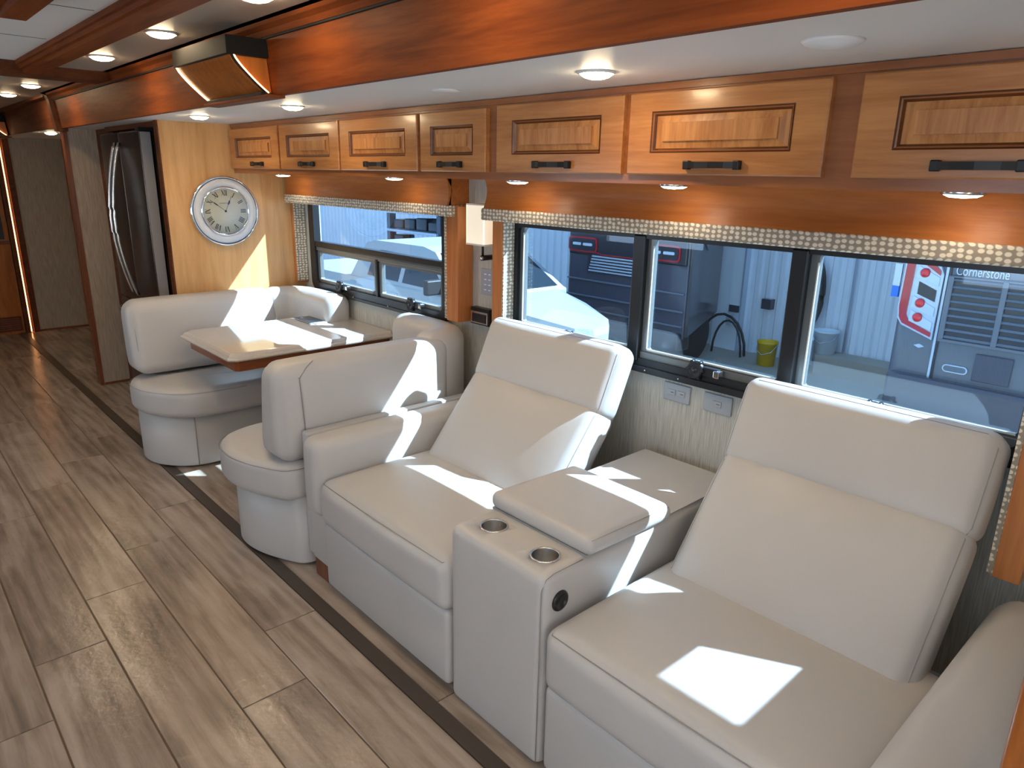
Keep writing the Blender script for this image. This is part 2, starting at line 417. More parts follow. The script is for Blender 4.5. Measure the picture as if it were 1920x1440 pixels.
# planks
pl_me = None
def plank(x0, x1, y0, y1):
    global pl_me
    if pl_me is None:
        bm = bmesh.new(); addbox(bm, (-0.5, -0.5, -0.008), (0.5, 0.5, 0.0)); pl_me = {}
        bm.free()
    L = x1-x0-0.005; W = y1-y0-0.005; key = (round(L, 3), round(W, 3))
    if key not in pl_me:
        bm = bmesh.new(); addbox(bm, (-L/2, -W/2, -0.008), (L/2, W/2, 0.0), 0.0015, 1)
        me = bpy.data.meshes.new('plank'); bm.to_mesh(me); bm.free(); me.materials.append(MATS['plank_tile']); pl_me[key] = me
    o = bpy.data.objects.new('plank', pl_me[key]); COL.objects.link(o)
    o.location = ((x0+x1)/2, (y0+y1)/2, 0.0); o.parent = fl
PLN = 1.3425
rows = [(-1.335, -1.195, 0.1), (-1.195, -0.9625, -2.0), (-0.9625, -0.73, -2.68), (-0.73, -0.4975, -2.35), (-0.4975, -0.265, -3.02), (-0.265, -0.0325, -2.0),
        (-0.0325, 0.20, -2.35), (0.20, 0.4335, -2.685), (0.4335, 0.6675, -3.02), (0.6675, 0.8975, -2.003), (0.8975, 1.112, -2.35),
        (1.168, 1.40, -2.95), (1.40, 1.633, -3.3), (1.633, 1.866, -2.1), (1.866, 2.099, -2.5), (2.099, 2.29, -3.0)]
for y0, y1, xs in rows:
    x = xs
    while x > -9.0: x -= PLN
    while x < 3.0:
        a, b_ = max(x, -9.0), min(x+PLN, 3.0)
        if y0 > 1.15: b_ = min(b_, 0.44)
        if b_-a > 0.05: plank(a, b_, y0, y1)
        x += PLN
struct(box('trim_1', (-8.95, 1.112, -0.004), (3.0, 1.168, 0.003), 'floor_strip', None, 0.001), 'dark floor strip along the slide-out edge')

# window wall with two openings (and an added unseen window for the seat sun patch)
W1 = (-4.49, -3.0, 0.945, 1.70)      # x0,x1,z0,z1
W2 = (-2.485, -0.365, 0.965, 1.54)
W3 = (-0.10, 0.33, 1.40, 1.84)
def wall_with_holes(name, x0, x1, y0, y1, z0, z1, holes, mat):
    holes = sorted(holes); L = []; x = x0
    for a, b_, c, d in holes:
        L.append(((x, y0, z0), (a, y1, z1))); L.append(((a, y0, z0), (b_, y1, c))); L.append(((a, y0, d), (b_, y1, z1))); x = b_
    L.append(((x, y0, z0), (x1, y1, z1)))
    return boxes(name, L, mat)
struct(wall_with_holes('wall_right', -9.1, 0.5, YW, YW+0.05, -0.06, 2.05, [W1, W2, W3], 'wallpaper'), 'beige grasscloth-look window wall')
struct(wall_with_holes('wall_left', -9.1, 3.1, -1.40, -1.35, -0.06, 2.25, [(-5.0, -3.8, 1.05, 1.75), (-1.6, 0.4, 1.0, 1.8)], 'wallpaper'), 'wall opposite the windows')
struct(box('wall_slide_end', (0.45, 1.2, -0.06), (0.5, 2.35, 2.05), 'wallpaper'), 'end wall of the slide-out')
struct(box('wall_entry', (0.45, 1.2, -0.06), (3.1, 1.25, 2.25), 'wallpaper'), 'wall beside the entry')
struct(boxes('wall_front', [((3.05, -1.35, -0.06), (3.1, 1.25, 0.85)), ((3.05, -1.35, 2.08), (3.1, 1.25, 2.25)), ((3.05, -1.35, 0.85), (3.1, -1.1, 2.08)), ((3.05, 1.0, 0.85), (3.1, 1.25, 2.08))], 'wallpaper'), 'front wall with windshield opening')
struct(box('wall_back', (-9.1, -1.35, -0.06), (-9.02, 2.35, 2.25), 'wallpaper_grey'), 'rear bulkhead')
# main ceiling: white field and tan soffit strip with the beam between
ce = struct(box('ceiling', (-9.1, -1.40, ZM), (3.1, 1.22, ZM+0.05), 'ceiling_white'), 'white main ceiling')
box('soffit_strip', (-9.0, 0.80, ZM-0.012), (3.0, 1.21, ZM), 'soffit', ce)
for xs in (-3.62, -2.86, -1.2): box('seam', (xs-0.0015, -1.3, ZM-0.001), (xs+0.0015, 0.72, ZM+0.001), 'dark_gap', ce)
box('slide_ceiling', (-9.05, 1.225, ZC), (0.449, 2.345, ZC+0.06), 'ceiling_white', ce)
box('edge_strip', (-6.08, 1.225, ZC-0.006), (0.44, 1.262, ZC), 'soffit', ce)
box('upper_closure', (-9.05, 1.24, ZC+0.06), (0.5, 1.30, ZM+0.05), 'ceiling_white', ce)

# ceiling beams (stepped mouldings)
def moulding_x(name, y0, y1, zt, depth, x0, x1, mat, parent=None):
    yc = (y0+y1)/2; w_ = (y1-y0)/2
    prof = [(yc-w_, zt), (yc-w_, zt-depth*0.35), (yc-w_*0.86, zt-depth*0.4), (yc-w_*0.80, zt-depth*0.66), (yc-w_*0.62, zt-depth*0.72), (yc-w_*0.55, zt-depth),
            (yc+w_*0.55, zt-depth), (yc+w_*0.62, zt-depth*0.72), (yc+w_*0.80, zt-depth*0.66), (yc+w_*0.86, zt-depth*0.4), (yc+w_, zt-depth*0.35), (yc+w_, zt)]
    return extr(name, prof, 'x', x0, x1, mat, parent)
def moulding_y(name, x0, x1, zt, depth, y0, y1, mat, parent=None):
    xc = (x0+x1)/2; w_ = (x1-x0)/2
    prof = [(xc-w_, zt), (xc-w_, zt-depth*0.35), (xc-w_*0.80, zt-depth*0.6), (xc-w_*0.55, zt-depth), (xc+w_*0.55, zt-depth), (xc+w_*0.80, zt-depth*0.6), (xc+w_, zt-depth*0.35), (xc+w_, zt)]
    return extr(name, prof, 'y', y0, y1, mat, parent)
struct(moulding_x('trim_2', 0.735, 0.865, ZM, 0.055, -4.45, 3.0, 'cherry_x'), 'stepped wooden ceiling beam running beside the downlights')
struct(moulding_y('trim_3', -4.83, -4.45, ZM, 0.05, -1.3, 1.16, 'dark_wood'), 'wooden cross beam on the ceiling')
fr = struct(moulding_x('trim_4', 0.42, 0.55, ZM, 0.06, -2.86, 2.2, 'cherry_x'), 'wooden moulding frame on the white ceiling')
moulding_y('frame_rail', -2.86, -2.73, ZM, 0.06, -0.8, 0.42, 'cherry_y', fr)

# fascia of the slide-out with crown moulding, dark rear section, bracket
fa = struct(extr('trim_5', [(1.215, ZC-0.012), (1.195, 2.155), (1.24, 2.155), (1.24, ZC-0.012)], 'x', -6.08, 0.44, 'cherry_x'), 'long cherry fascia board over the slide-out')
extr('crown_moulding', [(1.205, 2.15), (1.185, 2.152), (1.175, 2.168), (1.155, 2.178), (1.145, 2.192), (1.12, 2.198), (1.12, ZM-0.012), (1.24, ZM-0.012), (1.24, 2.15)], 'x', -6.08, 0.44, 'cherry_x', fa)
box('shadow_gap', (-6.08, 1.188, 2.146), (0.44, 1.20, 2.152), 'dark_gap', fa)
fb = struct(extr('trim_6', [(1.225, ZC+0.0), (1.205, 2.17), (1.24, 2.17), (1.24, ZC+0.0)], 'x', -9.0, -6.16, 'dark_wood'), 'dark fascia of the rear passage')
box('crown_moulding', (-9.0, 1.15, 2.17), (-6.16, 1.24, ZM-0.012), 'dark_wood', fb)
extr('end_bracket', [(1.15, 2.19), (1.165, 2.15), (1.19, ZC-0.03), (1.26, ZC-0.03), (1.26, 2.19)], 'x', -6.16, -6.08, 'dark_wood', fb)

# partition wall with the clock (honey maple), grey partition beside the fridge
pw = struct(box('wall_dinette', (-4.70, 1.425, -0.004), (-4.65, 2.30, ZC), 'wall_wood'), 'honey maple partition wall behind the dinette')
box('edge_trim', (-4.705, 1.417, -0.004), (-4.645, 1.425, ZC), 'dark_wood', pw)
pg = struct(box('wall_fridge', (-6.36, 1.295, -0.004), (-6.32, 1.52, ZC), 'wallpaper_grey'), 'grey wallpapered partition beside the fridge')
box('edge_trim', (-6.40, 1.27, -0.004), (-6.315, 1.296, ZC), 'foot_wood', pg)
box('base_trim', (-6.32, 1.30, 0), (-6.312, 1.50, 0.018), 'foot_wood', pg)
pc = struct(boxes('trim_7', [((-6.32, 1.49, 0), (-5.86, 1.53, ZC)), ((-4.92, 1.53, 0.0), (-4.70, 1.56, ZC)), ((-5.86, 1.44, 1.945), (-4.70, 1.52, ZC))], 'dark_wood'), 'dark wood surround of the fridge')
box('face_strip', (-6.05, 1.47, 0.02), (-5.99, 1.49, 1.93), 'cherry_z', pc)
box('back_panel', (-6.30, 2.2, 0), (-4.70, 2.24, ZC), 'dark_gap', pc)

# far end of the aisle
we = struct(box('wall_rear', (-9.0, 1.30, -0.004), (-8.92, 1.76, ZC), 'wallpaper_grey'), 'grey wallpapered wall at the far end')
box('skirting', (-8.92, 1.30, 0), (-8.91, 1.76, 0.02), 'foot_wood', we)
wr = struct(box('wall_end', (-9.0, 0.3, -0.004), (-8.93, 1.17, ZM-0.02), 'cherry_z'), 'lower wooden end panel of the aisle')
box('dark_glass', (-8.93, 0.42, 0.98), (-8.915, 1.13, 1.80), 'black_metal', wr, 0.004)
box('rail', (-8.93, 0.36, 0.93), (-8.90, 1.17, 0.965), 'foot_wood', wr)
vt = thing('air_vent', 'brown louvred floor-level vent at the end of the aisle', 'vent', (-8.93, 1.06, 0.03))
box('frame', (-8.93, 0.90, 0.03), (-8.915, 1.15, 0.18), 'dark_wood', vt)
for k in range(6): box('slat', (-8.916, 0.92, 0.045+k*0.022), (-8.905, 1.13, 0.056+k*0.022), 'foot_wood', vt)
dj = struct(box('door_1', (-8.97, 1.76, -0.004), (-8.90, 1.86, ZC), 'cherry_z'), 'wooden door jamb beyond the partition')
tube('door_handle', [(-8.90, 1.80, 1.10), (-8.86, 1.80, 1.12), (-8.86, 1.80, 1.26), (-8.90, 1.80, 1.28)], 0.012, 'black_metal', dj)
ll = thing('light_strip', 'vertical glowing light strip in a dark jamb at the end of the aisle', 'light', (-8.9, 1.22, 0))
box('jamb', (-8.99, 1.175, 0), (-8.90, 1.215, ZC), 'dark_wood', ll)
box('outer_jamb', (-8.99, 1.245, 0), (-8.90, 1.30, ZC), 'dark_wood', ll)
box('glow_tube', (-8.93, 1.2155, 0.01), (-8.905, 1.2255, ZC-0.02), 'led_strip', ll)

# wooden corner post where the slide-out ends, right foreground
struct(rbox('trim_8', (-0.125, 1.09, 0), (-0.03, 1.255, ZC+0.1), 0.015, 'cherry_z', None, n=2), 'orange wooden corner post at the sofa end')

# ================================================================== WINDOWS
def rrect(x0, x1, z0, z1, r, n=5):
    P = []
    for cx, cz, a0 in ((x1-r, z0+r, -PI/2), (x1-r, z1-r, 0), (x0+r, z1-r, PI/2), (x0+r, z0+r, PI)):
        for k in range(n+1):
            a = a0+PI/2*k/n; P.append((cx+r*math.cos(a), cz+r*math.sin(a)))
    return P
def ring_frame(name, x0, x1, z0, z1, wl, wr_, wb, wt, y0, y1, r, mat, parent, bev=0.0):
    O = rrect(x0, x1, z0, z1, r); I = rrect(x0+wl, x1-wr_, z0+wb, z1-wt, max(r-min(wl, wb)*0.6, 0.006))
    n = len(O); V = []; F = []
    for y in (y0, y1):
        V += [(p[0], y, p[1]) for p in O]; V += [(p[0], y, p[1]) for p in I]
    for k in range(n):
        q = (k+1) % n
        F += [(k, q, n+q, n+k), (2*n+k, 2*n+q, 3*n+q, 3*n+k), (k, q, 2*n+q, 2*n+k), (n+k, n+q, 3*n+q, 3*n+k)]
    return mesh(name, V, F, mat, parent)
def latch(parent, x, z, y=2.276):
    k = lathe('latch_knob', [(0.0, 0.030), (0.007, 0.031), (0.010, 0.026), (0.022, 0.026), (0.026, 0.030), (0.033, 0.026), (0.0355, 0.010), (0.030, 0.0), (0.0, 0.0)], (x, y-0.012, z), (0, -1, 0), 'black_metal', parent, 20)
    for a in range(6):
        t = a*PI/3
        lathe('grip', [(0, 0.027), (0.007, 0.025), (0.009, 0.006), (0, 0.004)], (x+0.033*math.cos(t), y-0.012, z+0.033*math.sin(t)), (0, -1, 0), 'black_metal', k, 8)
    box('pin', (x-0.003, y-0.046, z-0.003), (x+0.003, y-0.041, z+0.003), 'chrome', k)
    a_ = box('latch_arm', (x+0.025, y-0.030, z-0.017), (x+0.092, y-0.004, z+0.017), 'black_metal', parent, 0.004)
    box('latch_plate', (x+0.078, y-0.036, z-0.014), (x+0.104, y-0.005, z+0.013), 'chrome', a_, 0.004)
def screw(parent, x, z, y):
    lathe('screw', [(0, 0.003), (0.003, 0.0025), (0.0045, 0.0), (0, 0.0)], (x, y, z), (0, -1, 0), 'chrome', parent, 8)
# dinette window
w1 = bpy.data.objects.new('window_1', None); COL.objects.link(w1); w1.location = (-3.7, 2.3, 0.93); struct(w1, 'dinette window with black frame, fixed upper pane and two lower panes')
ring_frame('frame', -4.505, -2.975, 0.93, 1.715, 0.068, 0.05, 0.055, 0.035, 2.268, 2.315, 0.07, 'black_metal', w1)
box('sill_ledge', (-4.42, 2.262, 0.925), (-3.0, 2.275, 0.945), 'black_metal', w1, 0.003)
box('cross_rail', (-4.46, 2.272, 1.222), (-3.02, 2.315, 1.258), 'black_metal', w1, 0.004)
box('lower_rail', (-4.46, 2.280, 1.196), (-3.02, 2.315, 1.222), 'sash_grey', w1, 0.004)
box('mullion', (-3.697, 2.272, 0.965), (-3.675, 2.315, 1.205), 'black_metal', w1, 0.004)
box('pane', (-4.46, 2.302, 1.25), (-3.02, 2.306, 1.69), 'tinted_glass', w1)
for x0, x1 in ((-4.435, -3.70), (-3.672, -3.03)):
    ring_frame('sash', x0, x1, 0.982, 1.20, 0.030, 0.028, 0.028, 0.018, 2.286, 2.312, 0.02, 'sash_grey', w1)
    box('pane', (x0+0.02, 2.298, 1.0), (x1-0.02, 2.302, 1.19), 'tinted_glass', w1)
    box('seal_strip', (x0+0.035, 2.281, 1.006), (x1-0.03, 2.288, 1.011), 'rubber_light', w1)
latch(w1, -4.09, 0.996); latch(w1, -3.29, 0.996)
box('label_plate', (-3.75, 2.284, 0.985), (-3.71, 2.29, 1.01), 'black_metal', w1)
for x in (-4.2, -3.95, -3.55, -3.1): screw(w1, x, 0.945, 2.262)
# sofa window
w2 = bpy.data.objects.new('window_2', None); COL.objects.link(w2); w2.location = (-1.4, 2.3, 0.95); struct(w2, 'long sofa window with black frame and three panes')
ring_frame('frame', -2.50, -0.35, 0.95, 1.545, 0.062, 0.05, 0.05, 0.069, 2.268, 2.315, 0.05, 'black_metal', w2)
box('sill_ledge', (-2.44, 2.258, 0.945), (-0.40, 2.275, 0.972), 'black_metal', w2, 0.003)
for x in (-1.735, -1.082): box('mullion', (x-0.029, 2.262, 0.985), (x+0.029, 2.318, 1.49), 'black_metal', w2, 0.006)
box('bottom_rail', (-2.45, 2.28, 0.995), (-0.39, 2.315, 1.028), 'sash_grey', w2, 0.004)
for x0, x1 in ((-2.445, -1.76), (-1.71, -1.107), (-1.057, -0.395)):
    ring_frame('sash', x0, x1, 1.005, 1.486, 0.032, 0.012, 0.030, 0.010, 2.286, 2.312, 0.028, 'sash_grey', w2)
    box('pane', (x0+0.022, 2.298, 1.025), (x1-0.006, 2.302, 1.482), 'tinted_glass', w2)
    box('seal_strip', (x0+0.034, 2.281, 1.034), (x1-0.014, 2.288, 1.040), 'rubber_light', w2)
    box('seal_side', (x0+0.029, 2.282, 1.04), (x0+0.033, 2.288, 1.45), 'rubber_light', w2)
latch(w2, -1.42, 1.014); latch(w2, -2.08, 1.014); latch(w2, -0.775, 1.014)
for x in (-1.66, -1.5, -1.2, -2.2): screw(w2, x, 0.958, 2.258)
w3 = bpy.data.objects.new('added_sun_window', None); COL.objects.link(w3); w3.location = (0.1, 2.3, 1.38); struct(w3, 'added unseen window past the sofa that lets in the seat sun patch')
O_ = [(-0.11, 1.39), (0.34, 1.39), (0.34, 1.85), (-0.11, 1.85)]; I_ = [(0.03, 1.42), (0.30, 1.80), (0.08, 1.80), (-0.08, 1.57)]  # added window: slanted opening shaped to throw the sun patch on the right seat
V = []; F = []
for yy in (2.292, 2.312): V += [(p[0], yy, p[1]) for p in O_]+[(p[0], yy, p[1]) for p in I_]
for k in range(4):
    q = (k+1) % 4
    F += [(k, q, 4+q, 4+k), (8+k, 8+q, 12+q, 12+k), (k, q, 8+q, 8+k), (4+k, 4+q, 12+q, 12+k)]
mesh('frame', V, F, 'black_metal', w3)
box('pane', (-0.09, 2.300, 1.41), (0.31, 2.304, 1.81), 'tinted_glass', w3)

# ================================================================== VALANCES
def valance(label, x0, x1, legs, yb, dotx):
    t = thing('window_valance', label, 'valance', ((x0+x1)/2, 2.28, 1.5))
    zt = 1.682; zf = 1.553
    P = [(2.160, zt)]
    for k in range(17):
        a = k/16; P.append((2.160-0.004+0.040*math.sin(a*PI*0.5)*(1-a)+(yb-2.160)*a**2, zt-(zt-zf)*a))
    P += [(yb+0.02, zf), (2.19, zt)]
    extr('board', P, 'x', x0, x1, 'valance_wood', t)
    extr('end_cap', [(2.165, zt), (2.195, 1.63), (yb+0.004, zf), (2.298, zf), (2.298, zt)], 'x', x1-0.02, x1, 'valance_wood', t)
    extr('end_cap', [(2.165, zt), (2.195, 1.63), (yb+0.004, zf), (2.298, zf), (2.298, zt)], 'x', x0, x0+0.02, 'valance_wood', t)
    rbox('fabric_trim', (x0-0.004, yb-0.012, 1.503), (x1+0.004, yb+0.02, 1.556), 0.008, 'dot_fabric', t, n=3)
    for xe in (x0, x1): rbox('fabric_return', (xe-0.012, yb-0.008, 1.503), (xe+0.012, 2.296, 1.556), 0.006, 'dot_fabric', t, n=3)
    for lx0, lx1, ly, lz, inner in legs:
        g = box('leg', (lx0, ly, lz), (lx1, 2.298, 1.553), 'leg_wood', t, 0.003)
        if inner > 0: box('fabric_edge', (lx1-0.001, ly+0.004, lz+0.01), (lx1+0.008, 2.296, 1.55), 'dot_fabric', g)
        else: box('fabric_edge', (lx0-0.012, ly-0.003, lz+0.01), (lx0+0.002, 2.296, 1.55), 'dot_fabric', g)
    return t
valance('wooden window valance with dotted fabric edge over the dinette window', -4.60, -2.835, [(-4.648, -4.615, 2.215, 0.965, 1), (-2.895, -2.80, 2.20, 0.975, -1)], 2.165, 1)
valance('long wooden window valance with dotted fabric edge over the sofa window', -2.545, -0.40, [(-2.540, -2.47, 2.20, 0.97, 1), (-0.362, -0.297, 2.12, 0.68, -1)], 2.15, 1)
for nm, x, z in (('snap', -2.515, 1.385), ('snap', -2.512, 1.135)):
    tag(lathe('fabric_snap', [(0, 0.006), (0.006, 0.006), (0.011, 0.003), (0.011, 0), (0, 0)], (x+0.012, 2.30, z), (0, -1, 0), 'dark_bronze', None, 12),
        'upper round snap on the wall left of the sofa window' if z > 1.2 else 'lower round snap on the wall left of the sofa window', 'snap')
tag(lathe('fabric_snap', [(0, 0.006), (0.006, 0.006), (0.010, 0.003), (0.010, 0), (0, 0)], (-4.54, 2.30, 1.15), (0, -1, 0), 'dark_bronze', None, 12), 'round snap on the wall left of the dinette window', 'snap')

# ================================================================== OVERHEAD CABINETS
def raised_door(parent, x0, x1, z0, z1, y):
    # frame with mitred look, sloped moulding groove and raised centre panel
    d = None; st = 0.088 if (x1-x0) > 0.5 else 0.075; sr = 0.055; yb = y; yf = y-0.022
    ix0, ix1, iz0, iz1 = x0+st, x1-st, z0+sr+0.008, z1-sr
    lv = [((x0, x1, z0, z1), yb), ((x0, x1, z0, z1), yf+0.004), ((x0+0.004, x1-0.004, z0+0.004, z1-0.004), yf),
          ((ix0, ix1, iz0, iz1), yf)]
    V = []; F = []
    for (a, b_, c, d_), yy in lv: V += [(a, yy, c), (b_, yy, c), (b_, yy, d_), (a, yy, d_)]
    for L in range(3):
        for k in range(4): F.append((L*4+k, L*4+(k+1) % 4, L*4+4+(k+1) % 4, L*4+4+k))
    F.append((0, 1, 2, 3))
    V += [(ix0, yf+0.012, iz0), (ix1, yf+0.012, iz0), (ix1, yf+0.012, iz1), (ix0, yf+0.012, iz1)]
    for k in range(4): F.append((12+k, 12+(k+1) % 4, 16+(k+1) % 4, 16+k))
    F.append((16, 17, 18, 19))
    d = mesh('door', V, F, 'maple_x', parent)
    # groove moulding steps
    def ring(a, wid, y0_, y1_, mat):
        O = (ix0+a, ix1-a, iz0+a, iz1-a); I = (O[0]+wid, O[1]-wid, O[2]+wid, O[3]-wid)
        V = []
        for (p, q, r, s), yy in ((O, y0_), (I, y1_)): V += [(p, yy, r), (q, yy, r), (q, yy, s), (p, yy, s)]
        for (p, q, r, s), yy in ((I, y0_+0.012), (O, y0_+0.012)): V += [(p, yy, r), (q, yy, r), (q, yy, s), (p, yy, s)]
        F = []
        for L in range(3):
            for k in range(4): F.append((L*4+k, L*4+(k+1) % 4, L*4+4+(k+1) % 4, L*4+4+k))
        return mesh('panel_moulding', V, F, mat, d)
    ring(0.0, 0.004, yf-0.001, yf+0.003, 'maple_groove')
    ring(0.004, 0.004, yf+0.001, yf+0.004, 'maple_body')
    ring(0.008, 0.005, yf+0.003, yf+0.010, 'maple_groove')
    # raised panel: bevelled field
    a = 0.013; b2 = 0.032; O = (ix0+a, ix1-a, iz0+a, iz1-a); I = (O[0]+b2-0.004, O[1]-b2+0.004, O[2]+b2*0.62, O[3]-b2*0.62)
    V = []
    for (p, q, r, s), yy in ((O, yf+0.0105), (I, yf+0.006), (I, yf-0.001)): V += [(p, yy, r), (q, yy, r), (q, yy, s), (p, yy, s)]
    F = []
    for L in range(2):
        for k in range(4): F.append((L*4+k, L*4+(k+1) % 4, L*4+4+(k+1) % 4, L*4+4+k))
    F.append((8, 9, 10, 11))
    mesh('raised_panel', V, F, 'maple_z', d)
    return d, yf
def pull(parent, xc, z, y, hw):
    h = extr('handle', [(xc-hw+0.004, y-0.016), (xc-hw*0.55, y-0.026), (xc, y-0.030), (xc+hw*0.55, y-0.026), (xc+hw-0.004, y-0.016),
                        (xc+hw-0.004, y-0.007), (xc+hw*0.5, y-0.018), (xc, y-0.022), (xc-hw*0.5, y-0.018), (xc-hw+0.004, y-0.007)], 'z', z-0.009, z+0.009, 'dark_bronze', parent)
    for a, b_ in ((xc-hw-0.004, xc-hw+0.016), (xc+hw-0.016, xc+hw+0.004)):
        box('handle_mount', (a, y-0.019, z-0.0125), (b_, y, z+0.0125), 'dark_bronze', parent, 0.003)
CAB = [(-4.65, -3.945, -4.635, -3.955, 0.075), (-3.945, -3.275, -3.935, -3.285, 0.078), (-3.275, -2.605, -3.265, -2.615, 0.083), (-2.605, -2.14, -2.592, -2.165, 0.072),
       (-2.14, -1.492, -2.103, -1.502, 0.085), (-1.492, -0.815, -1.478, -0.853, 0.087), (-0.815, -0.20, -0.778, -0.232, 0.089)]
CLAB = ['overhead maple cabinet against the clock wall, first above the dinette', 'second overhead maple cabinet from the clock wall',
        'overhead maple cabinet above the middle of the dinette window, third from the clock wall', 'narrow overhead maple cabinet above the lit wall lamp',
        'overhead maple cabinet above the left recliner', 'wide overhead maple cabinet above the centre console', 'overhead maple cabinet cut by the right picture edge']
for (x0, x1, d0_, d1_, hw), lab in zip(CAB, CLAB):
    t = thing('overhead_cabinet', lab, 'cabinet', ((x0+x1)/2, 2.05, 1.685), 'overhead cabinets above the windows')
    box('body', (x0, 1.872, 1.688), (x1, 2.298, ZC-0.002), 'maple_body', t)
    boxes('face_frame', [((x0, 1.856, 1.684), (x1, 1.872, 1.716)), ((x0, 1.856, 1.935), (x1, 1.872, ZC-0.002)), ((x0, 1.856, 1.716), (d0_+0.03, 1.872, 1.935)), ((d1_-0.03, 1.856, 1.716), (x1, 1.872, 1.935))], 'maple_body', t)
    box('crown_rail', (x0, 1.848 if x0 > -2.62 else 1.851, 1.954), (x1, 1.856, ZC-0.002), 'maple_body', t)
    d, yf = raised_door(t, d0_, d1_, 1.712, 1.948 if x0 > -2.5 else 1.944, 1.856)
    pull(d, (d0_+d1_)/2 if x0 > -4.6 and x0 < -0.82 else (-4.23 if x0 < -4 else -0.505), 1.740, yf, hw)
# ================================================================== LIGHTS
def downlight(x, y, z, label, lit=True, r=0.052, glow='lamp_glow'):
    t = thing('ceiling_downlight', label, 'light', (x, y, z), 'recessed downlights')
    lathe('trim_ring', [(r*0.86, -0.003), (r*0.92, -0.006), (r, -0.005), (r*1.04, 0.0), (r*0.86, 0.0)], (x, y, z), (0, 0, 1), 'white_plastic', t, 28)
    lathe('lens', [(0, -0.019), (r*0.4, -0.0175), (r*0.7, -0.013), (r*0.88, -0.006), (r*0.88, -0.001), (0, -0.001)], (x, y, z), (0, 0, 1), glow if lit else 'white_plastic', t, 24)
    return t
for k, (x, lab) in enumerate(((-3.03, 'nearest'), (-3.87, 'second'), (-4.70+0.03, 'third'), (-5.55, 'fourth'), (-6.38, 'farthest'))):
    downlight(x, 0.98, ZM-0.012, 'glowing downlight in the tan ceiling strip, %s of the row' % (lab if lab in ('nearest', 'farthest') else lab+' nearest'), r=0.055)
for x, lab in ((-2.19, 'just outside the top of the picture'), (-1.35, 'above the console, out of view'), (-0.5, 'above the right recliner, out of view')): downlight(x, 0.98, ZM-0.012, 'downlight in the tan ceiling strip '+lab, r=0.055)
downlight(-1.385, 1.568, ZC, 'glowing downlight in the white slide-out ceiling above the console', r=0.05)
downlight(-3.09, 1.515, ZC, 'glowing downlight in the white slide-out ceiling above the table', r=0.05)
downlight(-4.09, 1.47, ZC, 'glowing downlight in the white slide-out ceiling near the clock wall', r=0.05)
downlight(-7.2, 1.36, ZC, 'glowing downlight in the rear passage past the fridge', r=0.05)
dm = tag(lathe('ceiling_speaker', [(0, -0.016), (0.03, -0.014), (0.055, -0.006), (0.062, 0), (0, 0)], (-0.725, 1.535, ZC), (0, 0, 1), 'white_plastic', None, 32), 'unlit white domed disc in the slide-out ceiling near the right edge', 'ceiling speaker')
sp = tag(lathe('ceiling_sensor', [(0, -0.006), (0.045, -0.005), (0.05, 0), (0, 0)], (-2.06, 1.57, ZC), (0, 0, 1), 'white_plastic', None, 28), 'flat unlit white disc in the slide-out ceiling between downlights', 'ceiling speaker')
for x, lab in ((-4.33, 'leftmost light under the overhead cabinets, by the clock'), (-3.09, 'light under the overhead cabinets above the dinette window'), (-2.19, 'light under the overhead cabinets left of the recliner'),
               (-1.43, 'light under the overhead cabinets above the console'), (-0.58, 'rightmost light under the overhead cabinets')):
    t = thing('undercabinet_light', lab, 'light', (x, 2.05, 1.676), 'puck lights under the overhead cabinets')
    lathe('rim', [(0.047, 0.012), (0.05, 0.004), (0.047, 0.0), (0.042, 0.0), (0.042, 0.012)], (x, 2.03, 1.676), (0, 0, 1), 'steel', t, 24)
    lathe('lens', [(0, -0.008), (0.03, -0.006), (0.043, 0.0), (0.043, 0.008), (0, 0.008)], (x, 2.03, 1.676), (0, 0, 1), 'under_glow', t, 24)

# fascia sconce: black cap, curved wooden face, glowing side slots
def fascia_sconce(x0, x1, label):
    t = thing('fascia_lamp', label, 'lamp', ((x0+x1)/2, 1.2, 1.96), 'fascia lamps')
    prof = []
    for k in range(9):
        a = k/8; prof.append((1.062+0.118*a**1.7+0.012*math.sin(a*PI), 2.092-0.122*a))
    prof += [(1.21, 1.97), (1.20, 2.092)]
    extr('curved_face', prof, 'x', x0+0.012, x1-0.02, 'cherry_z', t)
    box('top_cap', (x0, 1.05, 2.085), (x1, 1.20, 2.145), 'cap_black', t, 0.002)
    box('bottom_cap', (x0+0.01, 1.165, 1.960), (x1-0.01, 1.215, 1.972), 'black_metal', t, 0.002)
    box('base_plate', (x0-0.02, 1.16, 1.950), (x1+0.06, 1.225, 1.960), 'cherry_x', t, 0.002)
    for xe, s in ((x0+0.012, -1), (x1-0.02, 1)):
        pp = []
        for k in range(9):
            a = k/8; pp.append((xe+s*0.006, (1.078 if s > 0 else 1.060)+0.118*a**1.7+0.012*math.sin(a*PI), 2.088-0.118*a))
        tube('light_slot', pp, 0.0045, 'led_warm', t, 6)
        if s < 0: continue
        q = [(p[1]-0.012, p[2]) for p in pp]+[(p[1]-0.004, p[2]) for p in reversed(pp)]
        extr('slot_trim', q, 'x', xe+s*0.001, xe+s*0.011, 'black_metal', t)
    return t
fascia_sconce(-3.15, -2.61, 'black-capped curved wooden lamp with glowing side slots on the fascia')
fascia_sconce(-8.75, -8.20, 'glowing lamp on the dark rear fascia at the left picture edge')

